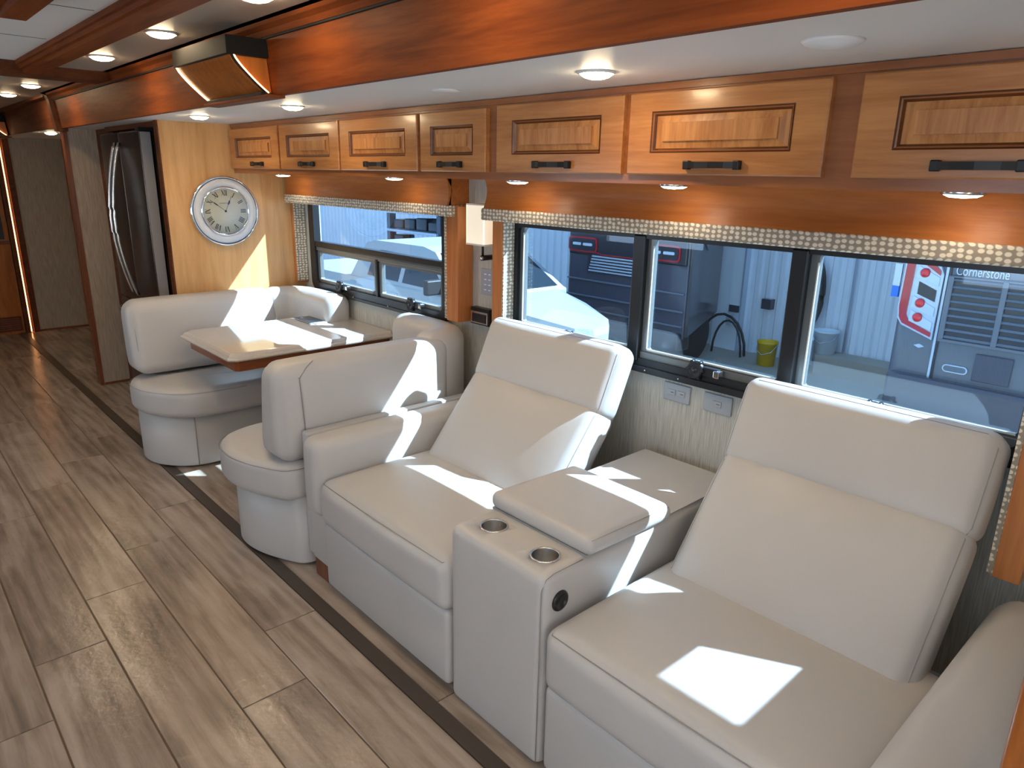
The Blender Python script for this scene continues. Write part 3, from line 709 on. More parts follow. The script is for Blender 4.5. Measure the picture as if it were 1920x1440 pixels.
# wall lamp between the windows
wl = thing('wall_lamp', 'lit square fabric wall lamp between the two windows', 'wall lamp', (-2.66, 2.3, 1.3))
sx0, sx1, sy0, sy1, sz0, sz1 = -2.715, -2.585, 2.185, 2.285, 1.38, 1.57
boxes('shade', [((sx0, sy0, sz0), (sx1, sy0+0.004, sz1)), ((sx0, sy1-0.004, sz0), (sx1, sy1, sz1)), ((sx0, sy0, sz0), (sx0+0.004, sy1, sz1)), ((sx1-0.004, sy0, sz0), (sx1, sy1, sz1))], 'shade_glow', wl)
for za, zb in ((sz0-0.002, sz0+0.006), (sz1-0.006, sz1)): box('shade_band', (sx0-0.001, sy0-0.001, za), (sx1+0.001, sy1, zb), 'shade_inner', wl)
lathe('bulb', [(0, -0.05), (0.02, -0.03), (0.024, 0.0), (0.012, 0.04), (0, 0.05)], (-2.65, 2.235, 1.48), (0, 0, 1), 'shade_glow', wl, 12)
tube('stem', [(-2.65, 2.235, 1.40), (-2.65, 2.235, 1.315)], 0.006, 'dark_bronze', wl)
tube('arm', [(-2.65, 2.225, 1.315), (-2.65, 2.296, 1.315)], 0.013, 'dark_bronze', wl)
lathe('knob', [(0, 0.02), (0.009, 0.018), (0.010, 0.0), (0, 0)], (-2.65, 2.225, 1.315), (1, -0.6, 0), 'steel', wl, 12)
pl_ = bpy.data.lights.new('wall_lamp_light', 'POINT'); pl_.energy = 0.9; pl_.color = (1.0, 0.8, 0.55); pl_.shadow_soft_size = 0.03
po = bpy.data.objects.new('wall_lamp_light', pl_); COL.objects.link(po); po.location = (-2.65, 2.235, 1.50); po.parent = wl; po.matrix_parent_inverse = Matrix.Translation((2.66, -2.3, -1.3))

# control panel, box and outlet plates on the wall
cp = thing('touch_panel', 'grey touch panel with violet lit icons under the wall lamp', 'control panel', (-2.68, 2.3, 1.13))
box('plate', (-2.73, 2.289, 1.125), (-2.60, 2.299, 1.255), 'grey_plate', cp, 0.003)
for r_ in range(4):
    for c_ in range(3): box('icon', (-2.70+c_*0.032, 2.2875, 1.148+r_*0.026), (-2.685+c_*0.032, 2.289, 1.152+r_*0.026), 'panel_glow', cp)
tb = thing('thermostat_box', 'small dark display box on the wall above the recliner corner', 'thermostat', (-2.72, 2.3, 0.97))
box('case', (-2.775, 2.262, 0.972), (-2.63, 2.298, 1.058), 'dark_bronze', tb, 0.003)
box('bezel', (-2.768, 2.258, 0.978), (-2.64, 2.263, 1.04), 'steel', tb, 0.002)
box('display', (-2.755, 2.255, 0.986), (-2.65, 2.259, 1.03), 'black_metal', tb)
for (x0, x1, n_, lab) in ((-1.585, -1.462, 2, 'grey wall plate with two rocker switches below the sofa window'), (-1.40, -1.28, 1, 'grey wall plate half hidden behind the right sofa back')):
    t = thing('switch_plate', lab, 'switch plate', ((x0+x1)/2, 2.3, 0.85))
    rbox('plate', (x0, 2.291, 0.852), (x1, 2.299, 0.925), 0.004, 'grey_plate', t, n=2)
    for k in range(n_):
        xx = (x0+x1)/2+(k-(n_-1)/2)*0.044-0.018
        box('rocker', (xx, 2.287, 0.878), (xx+0.036, 2.292, 0.900), 'grey_plate', t, 0.001)
        box('rocker_line', (xx+0.016, 2.2865, 0.888), (xx+0.030, 2.2872, 0.890), 'dark_gap', t)

# ================================================================== CLOCK
cx_, cy_, cz_ = -4.65, 1.765, 1.452
ck = thing('wall_clock', 'round chrome and white wall clock with roman numerals', 'clock', (cx_, cy_, cz_))
lathe('case', [(0.0, 0.0), (0.214, 0.0), (0.216, 0.015), (0.214, 0.030), (0.206, 0.036), (0.203, 0.032), (0.0, 0.030)], (cx_, cy_, cz_), (1, 0, 0), 'chrome', ck, 56)
lathe('white_ring', [(0.148, 0.031), (0.148, 0.0325), (0.202, 0.0335), (0.202, 0.031)], (cx_, cy_, cz_), (1, 0, 0), 'clock_white', ck, 56)
lathe('thin_line', [(0.1985, 0.0338), (0.2005, 0.0345), (0.2025, 0.0335)], (cx_, cy_, cz_), (1, 0, 0), 'ink', ck, 56)
lathe('bezel', [(0.139, 0.031), (0.141, 0.040), (0.147, 0.043), (0.152, 0.038), (0.154, 0.033)], (cx_, cy_, cz_), (1, 0, 0), 'chrome', ck, 56)
dial = lathe('dial', [(0.0, 0.0325), (0.141, 0.0325), (0.141, 0.031)], (cx_, cy_, cz_), (1, 0, 0), 'clock_dial', ck, 48)
def strokes(bm, segs, ang, rad, xo):
    ca, sa = math.cos(ang), math.sin(ang)
    for (u0, v0, u1, v1, wd) in segs:
        d = Vector((u1-u0, v1-v0)); nrm = Vector((-d.y, d.x)).normalized()*wd/2
        q = [(u0+nrm.x, v0+nrm.y), (u1+nrm.x, v1+nrm.y), (u1-nrm.x, v1-nrm.y), (u0-nrm.x, v0-nrm.y)]
        vs = []
        for u, v in q:
            R_ = rad+v; vs.append(bm.verts.new((cx_+xo, cy_+R_*sa+u*ca, cz_+R_*ca-u*sa)))
        bm.faces.new(vs)
NUM = ['XII', 'I', 'II', 'III', 'IIII', 'V', 'VI', 'VII', 'VIII', 'IX', 'X', 'XI']
H = 0.017
for i, s in enumerate(NUM):
    wd = {'I': 0.0085, 'V': 0.019, 'X': 0.019}; tot = sum(wd[c] for c in s); u = -tot/2; segs = []
    for c in s:
        a, b_ = u+0.001, u+wd[c]-0.001
        if c == 'I': segs.append(((a+b_)/2, -H, (a+b_)/2, H, 0.0042))
        elif c == 'V': segs += [(a, H, (a+b_)/2, -H, 0.0046), (b_, H, (a+b_)/2, -H, 0.0018)]
        else: segs += [(a, H, b_, -H, 0.0046), (b_, H, a, -H, 0.0018)]
        u += wd[c]
    bm = bmesh.new(); strokes(bm, segs, i*PI/6, 0.112, 0.0332); frombm('numeral', bm, 'ink', dial)
bm = bmesh.new(); strokes(bm, [(0, -0.10, 0, -0.022, 0.0024), (0, -0.055, 0, -0.030, 0.009), (0, -0.022, 0, 0.0, 0.0022)], math.radians(25), 0.10, 0.0350); frombm('hour_hand', bm, 'ink', ck)
bm = bmesh.new(); strokes(bm, [(0, -0.10, 0, 0.018, 0.0022), (0, -0.04, 0, -0.012, 0.006)], math.radians(-53), 0.10, 0.0360); frombm('minute_hand', bm, 'ink', ck)
lathe('hub', [(0, 0.038), (0.006, 0.037), (0.007, 0.033)], (cx_, cy_, cz_), (1, 0, 0), 'ink', ck, 14)
tm = link('maker_name', textmesh('HOWARD MILLER', 0.0088, 0.0001), 'ink', None)
tm.parent = dial
tm.matrix_basis = Matrix.Translation((cx_+0.0334, cy_, cz_+0.046)) @ Matrix(((0, 0, 1, 0), (1, 0, 0, 0), (0, 1, 0, 0), (0, 0, 0, 1)))
tm.scale = (1, 1, 1)
lathe('cover_glass', [(0.0, 0.0395), (0.141, 0.0385)], (cx_, cy_, cz_), (1, 0, 0), 'clear_glass', ck, 40)

# ================================================================== FRIDGE
fg = thing('refrigerator', 'dark stainless french-door fridge with long bowed handles', 'fridge', (-5.38, 1.8, 0))
box('body', (-5.84, 1.475, 0.03), (-4.935, 2.18, 1.93), 'black_metal', fg)
for x0, x1 in ((-5.84, -5.386), (-5.380, -4.93)):
    d = rbox('door', (x0, 1.395, 0.80), (x1, 1.465, 1.925), 0.012, 'fridge_steel', fg, n=3)
    if x1 > -5: box('door_edge', (x1-0.002, 1.403, 0.81), (x1+0.002, 1.462, 1.918), 'fridge_side', d)
    hx = -5.43 if x0 < -5.5 else -5.336
    pts = []
    for k in range(33):
        a = k/32; pts.append((hx, 1.385-0.085*math.sin(a*PI)**0.8, 0.86+1.0*a))
    tube('handle', pts, 0.011, 'steel', d, 8)
dr = rbox('drawer', (-5.84, 1.395, 0.10), (-4.93, 1.465, 0.79), 0.012, 'fridge_steel', fg, n=3)
tube('drawer_handle', [(-5.80+0.84*k/12, 1.385-0.06*math.sin(PI*k/12)**0.5, 0.715) for k in range(13)], 0.013, 'steel', dr, 8)
box('hinge_cover', (-5.02, 1.40, 1.926), (-4.94, 1.50, 1.945), 'black_metal', fg)
box('kick_plate', (-5.83, 1.45, 0.0), (-4.94, 1.5, 0.09), 'black_metal', fg)

# ================================================================== SEATING
def backframe(A, B):
    A = Vector(A); B = Vector(B); U = (B-A); L = U.length; U.normalize(); V = Vector((-U.y, U.x))  # (y,z); front normal
    V = Vector((-(U.y), U.x))
    return A, U, V, L
def back_cushion(name, x0, x1, A, B, th, r, puff, parent):
    A_, U, V, L = backframe(A, B)
    def fn(P):   # P = (x, depth behind the front, u)
        y = A_.x+U.x*P[2]-V.x*P[1]; z = A_.y+U.y*P[2]-V.y*P[1]
        return (P[0], y, z)
    o = rbox(name, (x0, 0, 0), (x1, th, L), r, 'leather', parent, puff=(0.004, puff, 0.004), n=7, fn=fn)
    # seam around the front face
    loop = []
    k = 0.293*r
    for (x, u) in [(x0+r*0.5, 0.02), (x0+k, r), (x0+k, L*0.5), (x0+k, L-r), (x0+r, L-k), ((x0+x1)/2, L-k), (x1-r, L-k), (x1-k, L-r), (x1-k, L*0.5), (x1-k, r), (x1-r*0.5, 0.02)]:
        loop.append(fn((x, k-0.0005, u)))
    tube('seam', loop, 0.0016, 'leather_seam', o, 5)
    return o
def theater_seat(label, x0, x1, loc, bx0, bx1):
    t = thing('recliner', label, 'recliner', loc, 'leather theater seats')
    box('base', (x0+0.02, 1.29, 0.03), (x1-0.02, 2.12, 0.33), 'leather', t, 0.01)
    rbox('footrest_panel', (x0+0.004, 1.222, 0.022), (x1-0.004, 1.30, 0.312), 0.022, 'leather', t, puff=(0, 0.006, 0), n=5)
    s = rbox('seat_cushion', (x0, 1.208, 0.305), (x1, 1.86, 0.505), 0.045, 'leather', t, puff=(0.002, 0.012, 0.020), n=8)
    k = 0.013
    tube('seam', [(x0+k, 1.8, 0.505-k), (x0+k, 1.26, 0.505-k), (x0+0.03, 1.208+k, 0.505-k), ((x0+x1)/2, 1.205+k-0.004, 0.505-k), (x1-0.03, 1.208+k, 0.505-k), (x1-k, 1.26, 0.505-k), (x1-k, 1.8, 0.505-k)], 0.0016, 'leather_seam', s, 5)
    back_cushion('back_cushion', bx0, bx1, (1.672, 0.46), (2.005, 0.868), 0.15, 0.05, 0.022, t)
    back_cushion('headrest_cushion', bx0-0.004, bx1+0.004, (1.972, 0.812), (2.098, 1.092), 0.135, 0.045, 0.018, t)
    bp_ = extr('back_shell', [(1.80, 0.33), (2.12, 0.80), (2.205, 1.02), (2.17, 1.03), (2.07, 0.83), (1.73, 0.38)], 'x', bx0+0.02, bx1-0.02, 'leather', t)
    return t
rc = theater_seat('cream leather recliner left of the console, sunlit on its right side', -2.462, -1.612, (-2.03, 1.6, 0), -2.425, -1.662)
# left arm and outer panel belong to it
rbox('arm_panel', (-2.655, 1.245, 0.085), (-2.600, 2.14, 0.655), 0.012, 'leather', rc, n=4)
rbox('arm_lower', (-2.605, 1.238, 0.085), (-2.468, 2.10, 0.36), 0.012, 'leather', rc, n=4)
ar = rbox('armrest', (-2.603, 1.212, 0.315), (-2.464, 2.06, 0.655), 0.045, 'leather', rc, puff=(0.006, 0.006, 0.006), n=6)
tube('seam', [(-2.589, 1.226, 0.36), (-2.589, 1.226, 0.60), (-2.57, 1.226, 0.635), (-2.50, 1.226, 0.638), (-2.479, 1.226, 0.60), (-2.479, 1.226, 0.36)], 0.0016, 'leather_seam', ar, 5)
box('foot', (-2.600, 1.245, 0.0), (-2.49, 1.34, 0.088), 'foot_wood', rc, 0.004)
rs = theater_seat('cream leather recliner right of the console, in the foreground', -1.172, -0.338, (-0.75, 1.6, 0), -1.128, -0.395)
def armbend(P): return (P[0]-0.02*max(0.0, 1-(P[2]-0.1)/0.4), P[1], P[2])
rbox('armrest', (-0.335, 1.19, 0.03), (-0.150, 2.13, 0.665), 0.075, 'leather', rs, puff=(0.006, 0.004, 0.008), n=8)

# console with cup holders
cs = thing('console', 'cream leather centre console with two cup holders and padded lid', 'console', (-1.39, 1.7, 0))
body = rbox('console_body', (-1.607, 1.222, 0.0), (-1.182, 2.225, 0.645), 0.032, 'leather', cs, n=8)
CUPS = [(-1.503, 1.322), (-1.272, 1.318)]
bmc = bmesh.new()
for x, y in CUPS: bmesh.ops.create_cone(bmc, cap_ends=True, segments=32, radius1=0.041, radius2=0.041, depth=0.2, matrix=Matrix.Translation((x, y, 0.67)))
mec = bpy.data.meshes.new('cut'); bmc.to_mesh(mec); bmc.free(); cut = bpy.data.objects.new('cut', mec); COL.objects.link(cut)
md = body.modifiers.new('b', 'BOOLEAN'); md.operation = 'DIFFERENCE'; md.object = cut; md.solver = 'EXACT'
dg = bpy.context.evaluated_depsgraph_get(); me2 = bpy.data.meshes.new_from_object(body.evaluated_get(dg))
body.modifiers.clear(); body.data = me2; bpy.data.objects.remove(cut)
me2.materials.clear(); me2.materials.append(MATS['leather'])
for x, y in CUPS:
    lathe('cup_holder', [(0.0, -0.072), (0.035, -0.072), (0.0385, -0.066), (0.0395, 0.0), (0.040, 0.003), (0.044, 0.004), (0.0465, 0.002), (0.0465, -0.001), (0.041, -0.001), (0.0402, -0.075), (0.0, -0.075)], (x, y, 0.645), (0, 0, 1), 'steel', cs, 36)
def lidslope(P): return (P[0], P[1], P[2]-0.012*max(0, (P[1]-1.40)/0.4))
lid = rbox('lid', (-1.609, 1.392, 0.648), (-1.168, 1.80, 0.708), 0.027, 'leather', cs, puff=(0, 0, 0.006), n=6, fn=lidslope)
tube('seam', [lidslope((-1.176, 1.41, 0.698)), lidslope((-1.174, 1.6, 0.700)), lidslope((-1.176, 1.78, 0.698))], 0.0016, 'leather_seam', lid, 5)
box('lid_gap', (-1.60, 1.40, 0.643), (-1.185, 1.80, 0.651), 'leather_seam', cs)
lathe('power_button', [(0.0, 0.004), (0.020, 0.004), (0.021, 0.007), (0.027, 0.007), (0.031, 0.004), (0.032, 0.0), (0, 0)], (-1.181, 1.290, 0.552), (1, 0, 0), 'black_metal', cs, 28)
tube('seam', [(-1.192, 1.225, 0.02), (-1.192, 1.226, 0.60), (-1.190, 1.24, 0.632), (-1.190, 1.27, 0.6405), (-1.190, 1.39, 0.6405)], 0.0014, 'leather_seam', body, 5)
wedge = extr('side_rest', [(1.80, 0.645), (2.22, 0.645), (2.22, 0.648), (1.80, 0.648)], 'x', -1.60, -1.19, 'leather', cs)

# dinette benches
def chaikin(P, n=2):
    for _ in range(n):
        Q = []
        for i in range(len(P)):
            a, b_ = Vector(P[i]), Vector(P[(i+1) % len(P)])
            if (b_-a).length > 0.3: Q += [tuple(a*0.96+b_*0.04), tuple(a*0.04+b_*0.96)]
            else: Q += [tuple(a*0.75+b_*0.25), tuple(a*0.25+b_*0.75)]
        P = Q
    return P
def bench(label, base_o, cush_o, cushz, loc):
    t = thing('dinette_bench', label, 'bench', loc, 'dinette benches')
    roundprism('base', chaikin(base_o), 0.012, 0.345, 0.006, 0.0, 'leather', t)
    c = roundprism('seat_cushion', chaikin(cush_o), 0.325, 0.50, 0.045, 0.05, 'leather', t, puff=0.012)
    return t, c
base_f = [(-4.64, 2.28), (-4.642, 1.20), (-4.60, 1.125), (-4.52, 1.082), (-4.42, 1.070), (-4.32, 1.085), (-4.23, 1.130), (-4.16, 1.195), (-4.11, 1.275), (-4.10, 1.40), (-4.10, 2.28)]
cush_f = [(-4.64, 2.28), (-4.643, 1.20), (-4.60, 1.105), (-4.52, 1.055), (-4.42, 1.036), (-4.30, 1.050), (-4.19, 1.095), (-4.10, 1.165), (-4.04, 1.25), (-4.015, 1.36), (-4.01, 1.5), (-4.01, 2.28)]
bf, cf = bench('cream leather dinette bench against the clock wall', base_f, cush_f, 0, (-4.35, 1.7, 0))
tube('seam', [(-4.112, 1.277, 0.015), (-4.112, 1.277, 0.33)], 0.0035, 'leather_seam', bf, 6)
tube('seam', [(p[0], p[1], 0.478) for p in chaikin(cush_f) if p[1] < 1.6], 0.0018, 'leather_seam', cf, 5)
def profback(name, y0, y1, xr, xf_b, xf_t, z0, z1, sgn, parent, r=0.06):
    # rear plane at xr; front at xf; leaning front
    def fn(P):
        a = (P[2]-z0)/(z1-z0); th = abs(xf_b-xr)*(1-a)+abs(xf_t-xr)*a
        return (xr+sgn*th*P[0], P[1], P[2])
    def fn2(P):
        a = max(0, min(1, (P[2]-z0)/(z1-z0))); k = (abs(xf_t-xr)-abs(xf_b-xr))*a/abs(xf_b-xr)
        return (xr+(P[0]-xr)*(1+k), P[1], P[2])
    lo = (min(xr, xf_b), y0, z0); hi = (max(xr, xf_b), y1, z1)
    return rbox(name, lo, hi, r, 'leather', parent, puff=(0.012, 0.012, 0.006), n=7, fn=fn2)
def swept_back(name, path, th, z0, z1, r, parent):
    P = [Vector(p) for p in path]; n = len(P); prof = []
    h = th/2
    for cx, cz, a0 in ((h-r, z0+r, -PI/2), (h-r, z1-r, 0), (-(h-r), z1-r, PI/2), (-(h-r), z0+r, PI)):
        for k in range(5):
            a = a0+PI/2*k/4; prof.append((cx+r*math.cos(a), cz+r*math.sin(a), math.cos(a), math.sin(a)))
    rings = []; bm = bmesh.new(); R_ = 0.05
    st = [(0, -R_*(math.sin(a)), R_*(1-math.cos(a))) for a in (PI/2, PI/3, PI/6)]
    st += [(i, 0, 0) for i in range(n)]
    st += [(n-1, R_*math.sin(a), R_*(1-math.cos(a))) for a in (PI/6, PI/3, PI/2)]
    for i, along, ins in st:
        t = (P[min(i+1, n-1)]-P[max(i-1, 0)]).normalized(); nr = Vector((t.y, -t.x))
        rings.append([bm.verts.new((P[i].x+t.x*along+nr.x*(d-cd_*ins), P[i].y+t.y*along+nr.y*(d-cd_*ins), z-sd_*ins)) for d, z, cd_, sd_ in prof])
    m_ = len(prof)
    for A, B in zip(rings[:-1], rings[1:]):
        for k in range(m_): bm.faces.new((A[k], A[(k+1) % m_], B[(k+1) % m_], B[k]))
    bm.faces.new(rings[0]); bm.faces.new(rings[-1])
    return frombm(name, bm, 'leather', parent, True)
bk = profback('backrest', 1.09, 1.985, -4.632, -4.40, -4.47, 0.525, 0.955, 1, bf, 0.065)
tube('seam', [(-4.43, 1.115, 0.57), (-4.445, 1.11, 0.72), (-4.475, 1.112, 0.88), (-4.50, 1.14, 0.925)], 0.0016, 'leather_seam', bk, 5)
arc = [(-4.545, 2.0), (-4.54, 2.04)]+[(-4.40-0.14*math.cos(a*PI/16), 2.05+0.13*math.sin(a*PI/16)) for a in range(1, 9)]+[(-4.33, 2.185), (-4.25, 2.188), (-4.15, 2.19), (-4.05, 2.19)]
swept_back('corner_cushion', arc, 0.178, 0.50, 0.958, 0.07, bf)
base_n = [(-2.668, 2.28), (-3.23, 2.28), (-3.24, 1.42), (-3.235, 1.25), (-3.19, 1.155), (-3.10, 1.112), (-2.98, 1.110), (-2.86, 1.140), (-2.76, 1.185), (-2.668, 1.235)]
cush_n = [(-2.664, 2.28), (-3.31, 2.28), (-3.32, 1.45), (-3.315, 1.26), (-3.26, 1.13), (-3.15, 1.065), (-3.00, 1.050), (-2.86, 1.082), (-2.75, 1.130), (-2.664, 1.180)]
bn, cn = bench('cream leather dinette bench backing onto the recliner', list(reversed(base_n))[::-1], list(reversed(cush_n))[::-1], 0, (-2.95, 1.7, 0))
tube('seam', [(p[0], p[1], 0.478) for p in chaikin(cush_n) if p[1] < 1.6], 0.0018, 'leather_seam', cn, 5)
bk2 = profback('backrest', 1.165, 2.06, -2.676, -2.905, -2.83, 0.50, 0.935, -1, bn, 0.06)
tube('seam', [(-2.668, 1.19+0.085, 0.55), (-2.666, 1.265, 0.78), (-2.672, 1.262, 0.875), (-2.70, 1.225, 0.905), (-2.75, 1.20, 0.915)], 0.0026, 'leather_seam', bk2, 5)
tube('seam', [(-2.672, 1.262, 0.875), (-2.68, 1.30, 0.915), (-2.70, 1.34, 0.934)], 0.0024, 'leather_seam', bk2, 5)
arc = [(-3.24, 2.188), (-3.10, 2.19), (-2.98, 2.188)]+[(-2.93+0.155*math.sin(a*PI/16), 2.03+0.155*math.cos(a*PI/16)) for a in range(1, 8)]+[(-2.775, 2.0)]
swept_back('corner_cushion', arc, 0.18, 0.50, 0.962, 0.075, bn)

# table
tb_ = thing('dinette_table', 'polished stone dinette table with wooden apron', 'table', (-3.93, 1.8, 0))
TX0, TX1, TY0, TY1 = -4.325, -3.545, 1.305, 2.29
def chamfer(x0, x1, y0, y1, c): return [(x0+c, y0), (x1-c, y0), (x1, y0+c), (x1, y1), (x0, y1), (x0, y0+c)]
lv = [(0.030, 0.748, 0.02), (0.004, 0.752, 0.035), (0.0, 0.760, 0.036), (0.004, 0.768, 0.036), (0.012, 0.771, 0.034), (0.016, 0.778, 0.032), (0.026, 0.788, 0.03), (0.032, 0.790, 0.03)]
V = []; F = []
for ins, z, c in lv: V += [(p[0], p[1], z) for p in chamfer(TX0+ins, TX1-ins, TY0+ins, TY1, c)]
for L in range(len(lv)-1):
    for k in range(6): F.append((L*6+k, L*6+(k+1) % 6, L*6+6+(k+1) % 6, L*6+6+k))
F.append(tuple(range(6))); F.append(tuple(range((len(lv)-1)*6, len(lv)*6)))
mesh('table_top', V, F, 'quartz', tb_)
extr('apron', chamfer(TX0+0.045, TX1-0.045, TY0+0.045, TY1, 0.02), 'z', 0.688, 0.749, 'cherry_y', tb_)
box('leg', (-3.98, 1.98, 0.03), (-3.88, 2.08, 0.69), 'black_metal', tb_, 0.006)
box('foot_plate', (-4.06, 1.85, 0.003), (-3.80, 2.20, 0.03), 'black_metal', tb_, 0.006)
# magazines
def booklet(name, cx, cy, z, w_, h_, rot, th, label, cover):
    t = thing(name, label, 'magazine', (cx, cy, z)); ca, sa = math.cos(rot), math.sin(rot)
    def T(u, v): return (cx+u*ca-v*sa, cy+u*sa+v*ca)
    def slab(nm, mt, a, b_, c, d, z0, z1, par):
        q = [T(a, c), T(b_, c), T(b_, d), T(a, d)]
        return extr(nm, q, 'z', z0, z1, mt, par)
    slab('pages', 'paper', -w_/2+0.002, w_/2-0.002, -h_/2+0.002, h_/2-0.002, z, z+th*0.8, t)
    c = slab('cover', cover, -w_/2, w_/2, -h_/2, h_/2, z+th*0.8, z+th, t)
    slab('title_block', 'paper', -w_/2+0.02, -w_/2+0.05, -h_/2+0.03, -h_/2+0.045, z+th, z+th+0.0003, c)
    slab('picture_block', 'paper', w_*0.05, w_*0.30, h_*0.05, h_*0.14, z+th, z+th+0.0003, c)
    return t
booklet('magazine', -4.12, 2.15, 0.790, 0.21, 0.27, 0.12, 0.004, 'white-edged brochure under the dark magazine on the table', 'paper')
booklet('magazine', -4.135, 2.135, 0.794, 0.21, 0.28, 0.0, 0.006, 'dark blue covered magazine lying on the table', 'magazine_cover')

# ================================================================== OUTSIDE
GZ = -1.0
plain('concrete', srgb(176, 166, 152), rough=0.85, noise=0.25, nscale=2.5, bump=0.3, bscale=60)
plain('metal_siding', srgb(236, 240, 246), rough=0.45, noise=0.08, nscale=4)
plain('siding_flat', srgb(240, 244, 248), rough=0.5, noise=0.06)
plain('truck_white', (0.32, 0.345, 0.37, 1), rough=0.4, coat=0.05)
plain('car_glass', (0.02, 0.03, 0.04, 1), rough=0.08)
plain('tyre', (0.02, 0.02, 0.02, 1), rough=0.8)
plain('mh_grey', srgb(102, 108, 118), rough=0.3, noise=0.05, coat=0.4)
plain('mh_dark', srgb(70, 70, 82), rough=0.25, noise=0.05, coat=0.4)
plain('mh_black', srgb(34, 34, 42), rough=0.3, coat=0.4)
plain('lamp_red', srgb(190, 26, 40), rough=0.15, coat=0.6)
plain('lamp_bright', srgb(236, 40, 48), rough=0.12, coat=0.6)
plain('lamp_clear', srgb(205, 216, 226), rough=0.12, coat=0.6)
plain('trim_silver', srgb(196, 206, 218), rough=0.2, metal=0.3)
plain('bucket_yellow', srgb(226, 182, 30), rough=0.45)
plain('bucket_white', srgb(220, 226, 232), rough=0.45)
plain('sticker_blue', srgb(40, 120, 220), rough=0.4)
plain('hose_black', (0.02, 0.02, 0.022, 1), rough=0.5)
struct(box('ground', (-40, 2.9, GZ-0.2), (14, 26, GZ), 'concrete'), 'pale concrete yard outside')

bl = thing('building', 'pale blue corrugated metal building outside the windows', 'building', (-6, 10.6, GZ))
def corr(x0, x1, y, z0, z1, pitch=0.20, dep=0.035):
    P = []; x = x0
    while x < x1-1e-4:
        for a, d in ((0, 0), (0.35, 0), (0.5, -dep), (0.85, -dep)):
            if x+a*pitch <= x1: P.append((x+a*pitch, y+d))
        x += pitch
    P += [(x1, y), (x1, y+0.05), (x0, y+0.05)]
    return extr('wall_panel', P, 'z', z0, z1, 'metal_siding', bl)
x = -24.0
while x < 3.0:
    if not (-6.5 < x+0.5 < -5.8): corr(x, x+1.0 if x+1.0 < 3.2 else 3.2, 10.55, GZ, 4.2)
    x += 1.0
box('door_panel', (-6.35, 10.42, GZ), (-6.07, 10.54, 3.2), 'siding_flat', bl)
box('door_stile', (-6.06, 10.40, GZ), (-5.86, 10.54, 3.2), 'siding_flat', bl)
box('door_gap', (-6.07, 10.45, GZ), (-6.06, 10.54, 3.2), 'hose_black', bl)
box('corner_trim', (-5.86, 10.38, GZ), (-5.83, 10.54, 3.2), 'trim_silver', bl)
box('door_latch', (-6.03, 10.36, -0.36), (-5.87, 10.40, -0.25), 'mh_dark', bl)
box('wall_box', (-5.50, 10.40, -0.24), (-5.34, 10.52, -0.08), 'mh_dark', bl)
tube('downpipe', [(-4.17, 10.49, -0.70), (-4.17, 10.49, 3.0)], 0.018, 'trim_silver', bl, 8)
box('eave', (-24, 10.35, 4.2), (3.2, 11.2, 4.4), 'trim_silver', bl)

def bucket(x, y, z, r, h, mat, label):
    t = thing('bucket', label, 'bucket', (x, y, z))
    lathe('pail', [(0, 0), (r*0.86, 0), (r, h), (r*1.05, h), (r*1.05, h*0.93), (r*1.0, h*0.92)], (x, y, z), (0, 0, 1), mat, t, 20)
    lathe('rim_inside', [(0, h*0.86), (r*0.97, h*0.86), (r*0.99, h)], (x, y, z), (0, 0, 1), mat, t, 20)
    tube('bail_handle', [(x-r*1.04, y, z+h*0.9), (x-r*0.8, y-r*0.7, z+h*0.62), (x, y-r*1.1, z+h*0.5), (x+r*0.8, y-r*0.7, z+h*0.62), (x+r*1.04, y, z+h*0.9)], 0.006, 'trim_silver', t, 6)
bucket(-5.08, 9.95, GZ, 0.15, 0.37, 'bucket_yellow', 'yellow bucket standing against the metal building')
bucket(-4.60, 10.0, GZ, 0.17, 0.52, 'bucket_white', 'tall white bucket left of the thin downpipe outside')
bucket(-4.36, 10.28, -0.72, 0.17, 0.34, 'bucket_white', 'white bucket on a ledge beside the thin downpipe')
tag(box('ledge_block', (-4.42+0.02, 10.08, GZ), (-3.2, 10.49, -0.72), 'concrete'), 'low concrete ledge along the building', 'ledge')
hs = thing('hose_coil', 'dark hose looped on the ground by the building door', 'hose', (-5.9, 10.0, GZ))
tube('loop', [(-5.95+0.42*math.cos(a*PI/10), 10.1, GZ+0.02+0.62*math.sin(a*PI/10)) for a in range(11)], 0.022, 'hose_black', hs, 6)
tube('loop', [(-5.80+0.26*math.cos(a*PI/10), 10.0, GZ+0.02+0.55*math.sin(a*PI/10)) for a in range(11)], 0.018, 'hose_black', hs, 6)
box('tap', (-5.98, 10.2, -0.55), (-5.88, 10.35, -0.40), 'trim_silver', hs, 0.01)
hb = thing('hanging_hose', 'black hose bundle hanging on the corrugated wall', 'hose', (-4.72, 10.4, 0.0))
box('hook', (-4.76, 10.40, 0.62), (-4.68, 10.51, 0.70), 'mh_dark', hb)
for k in range(5):
    rx = 0.10+0.022*k
    tube('coil', [(-4.72+rx*math.sin(a*PI/12), 10.44-0.012*k, 0.12+0.52*math.cos(a*PI/12)) for a in range(24)], 0.022, 'hose_black', hb, 6, closed=True)

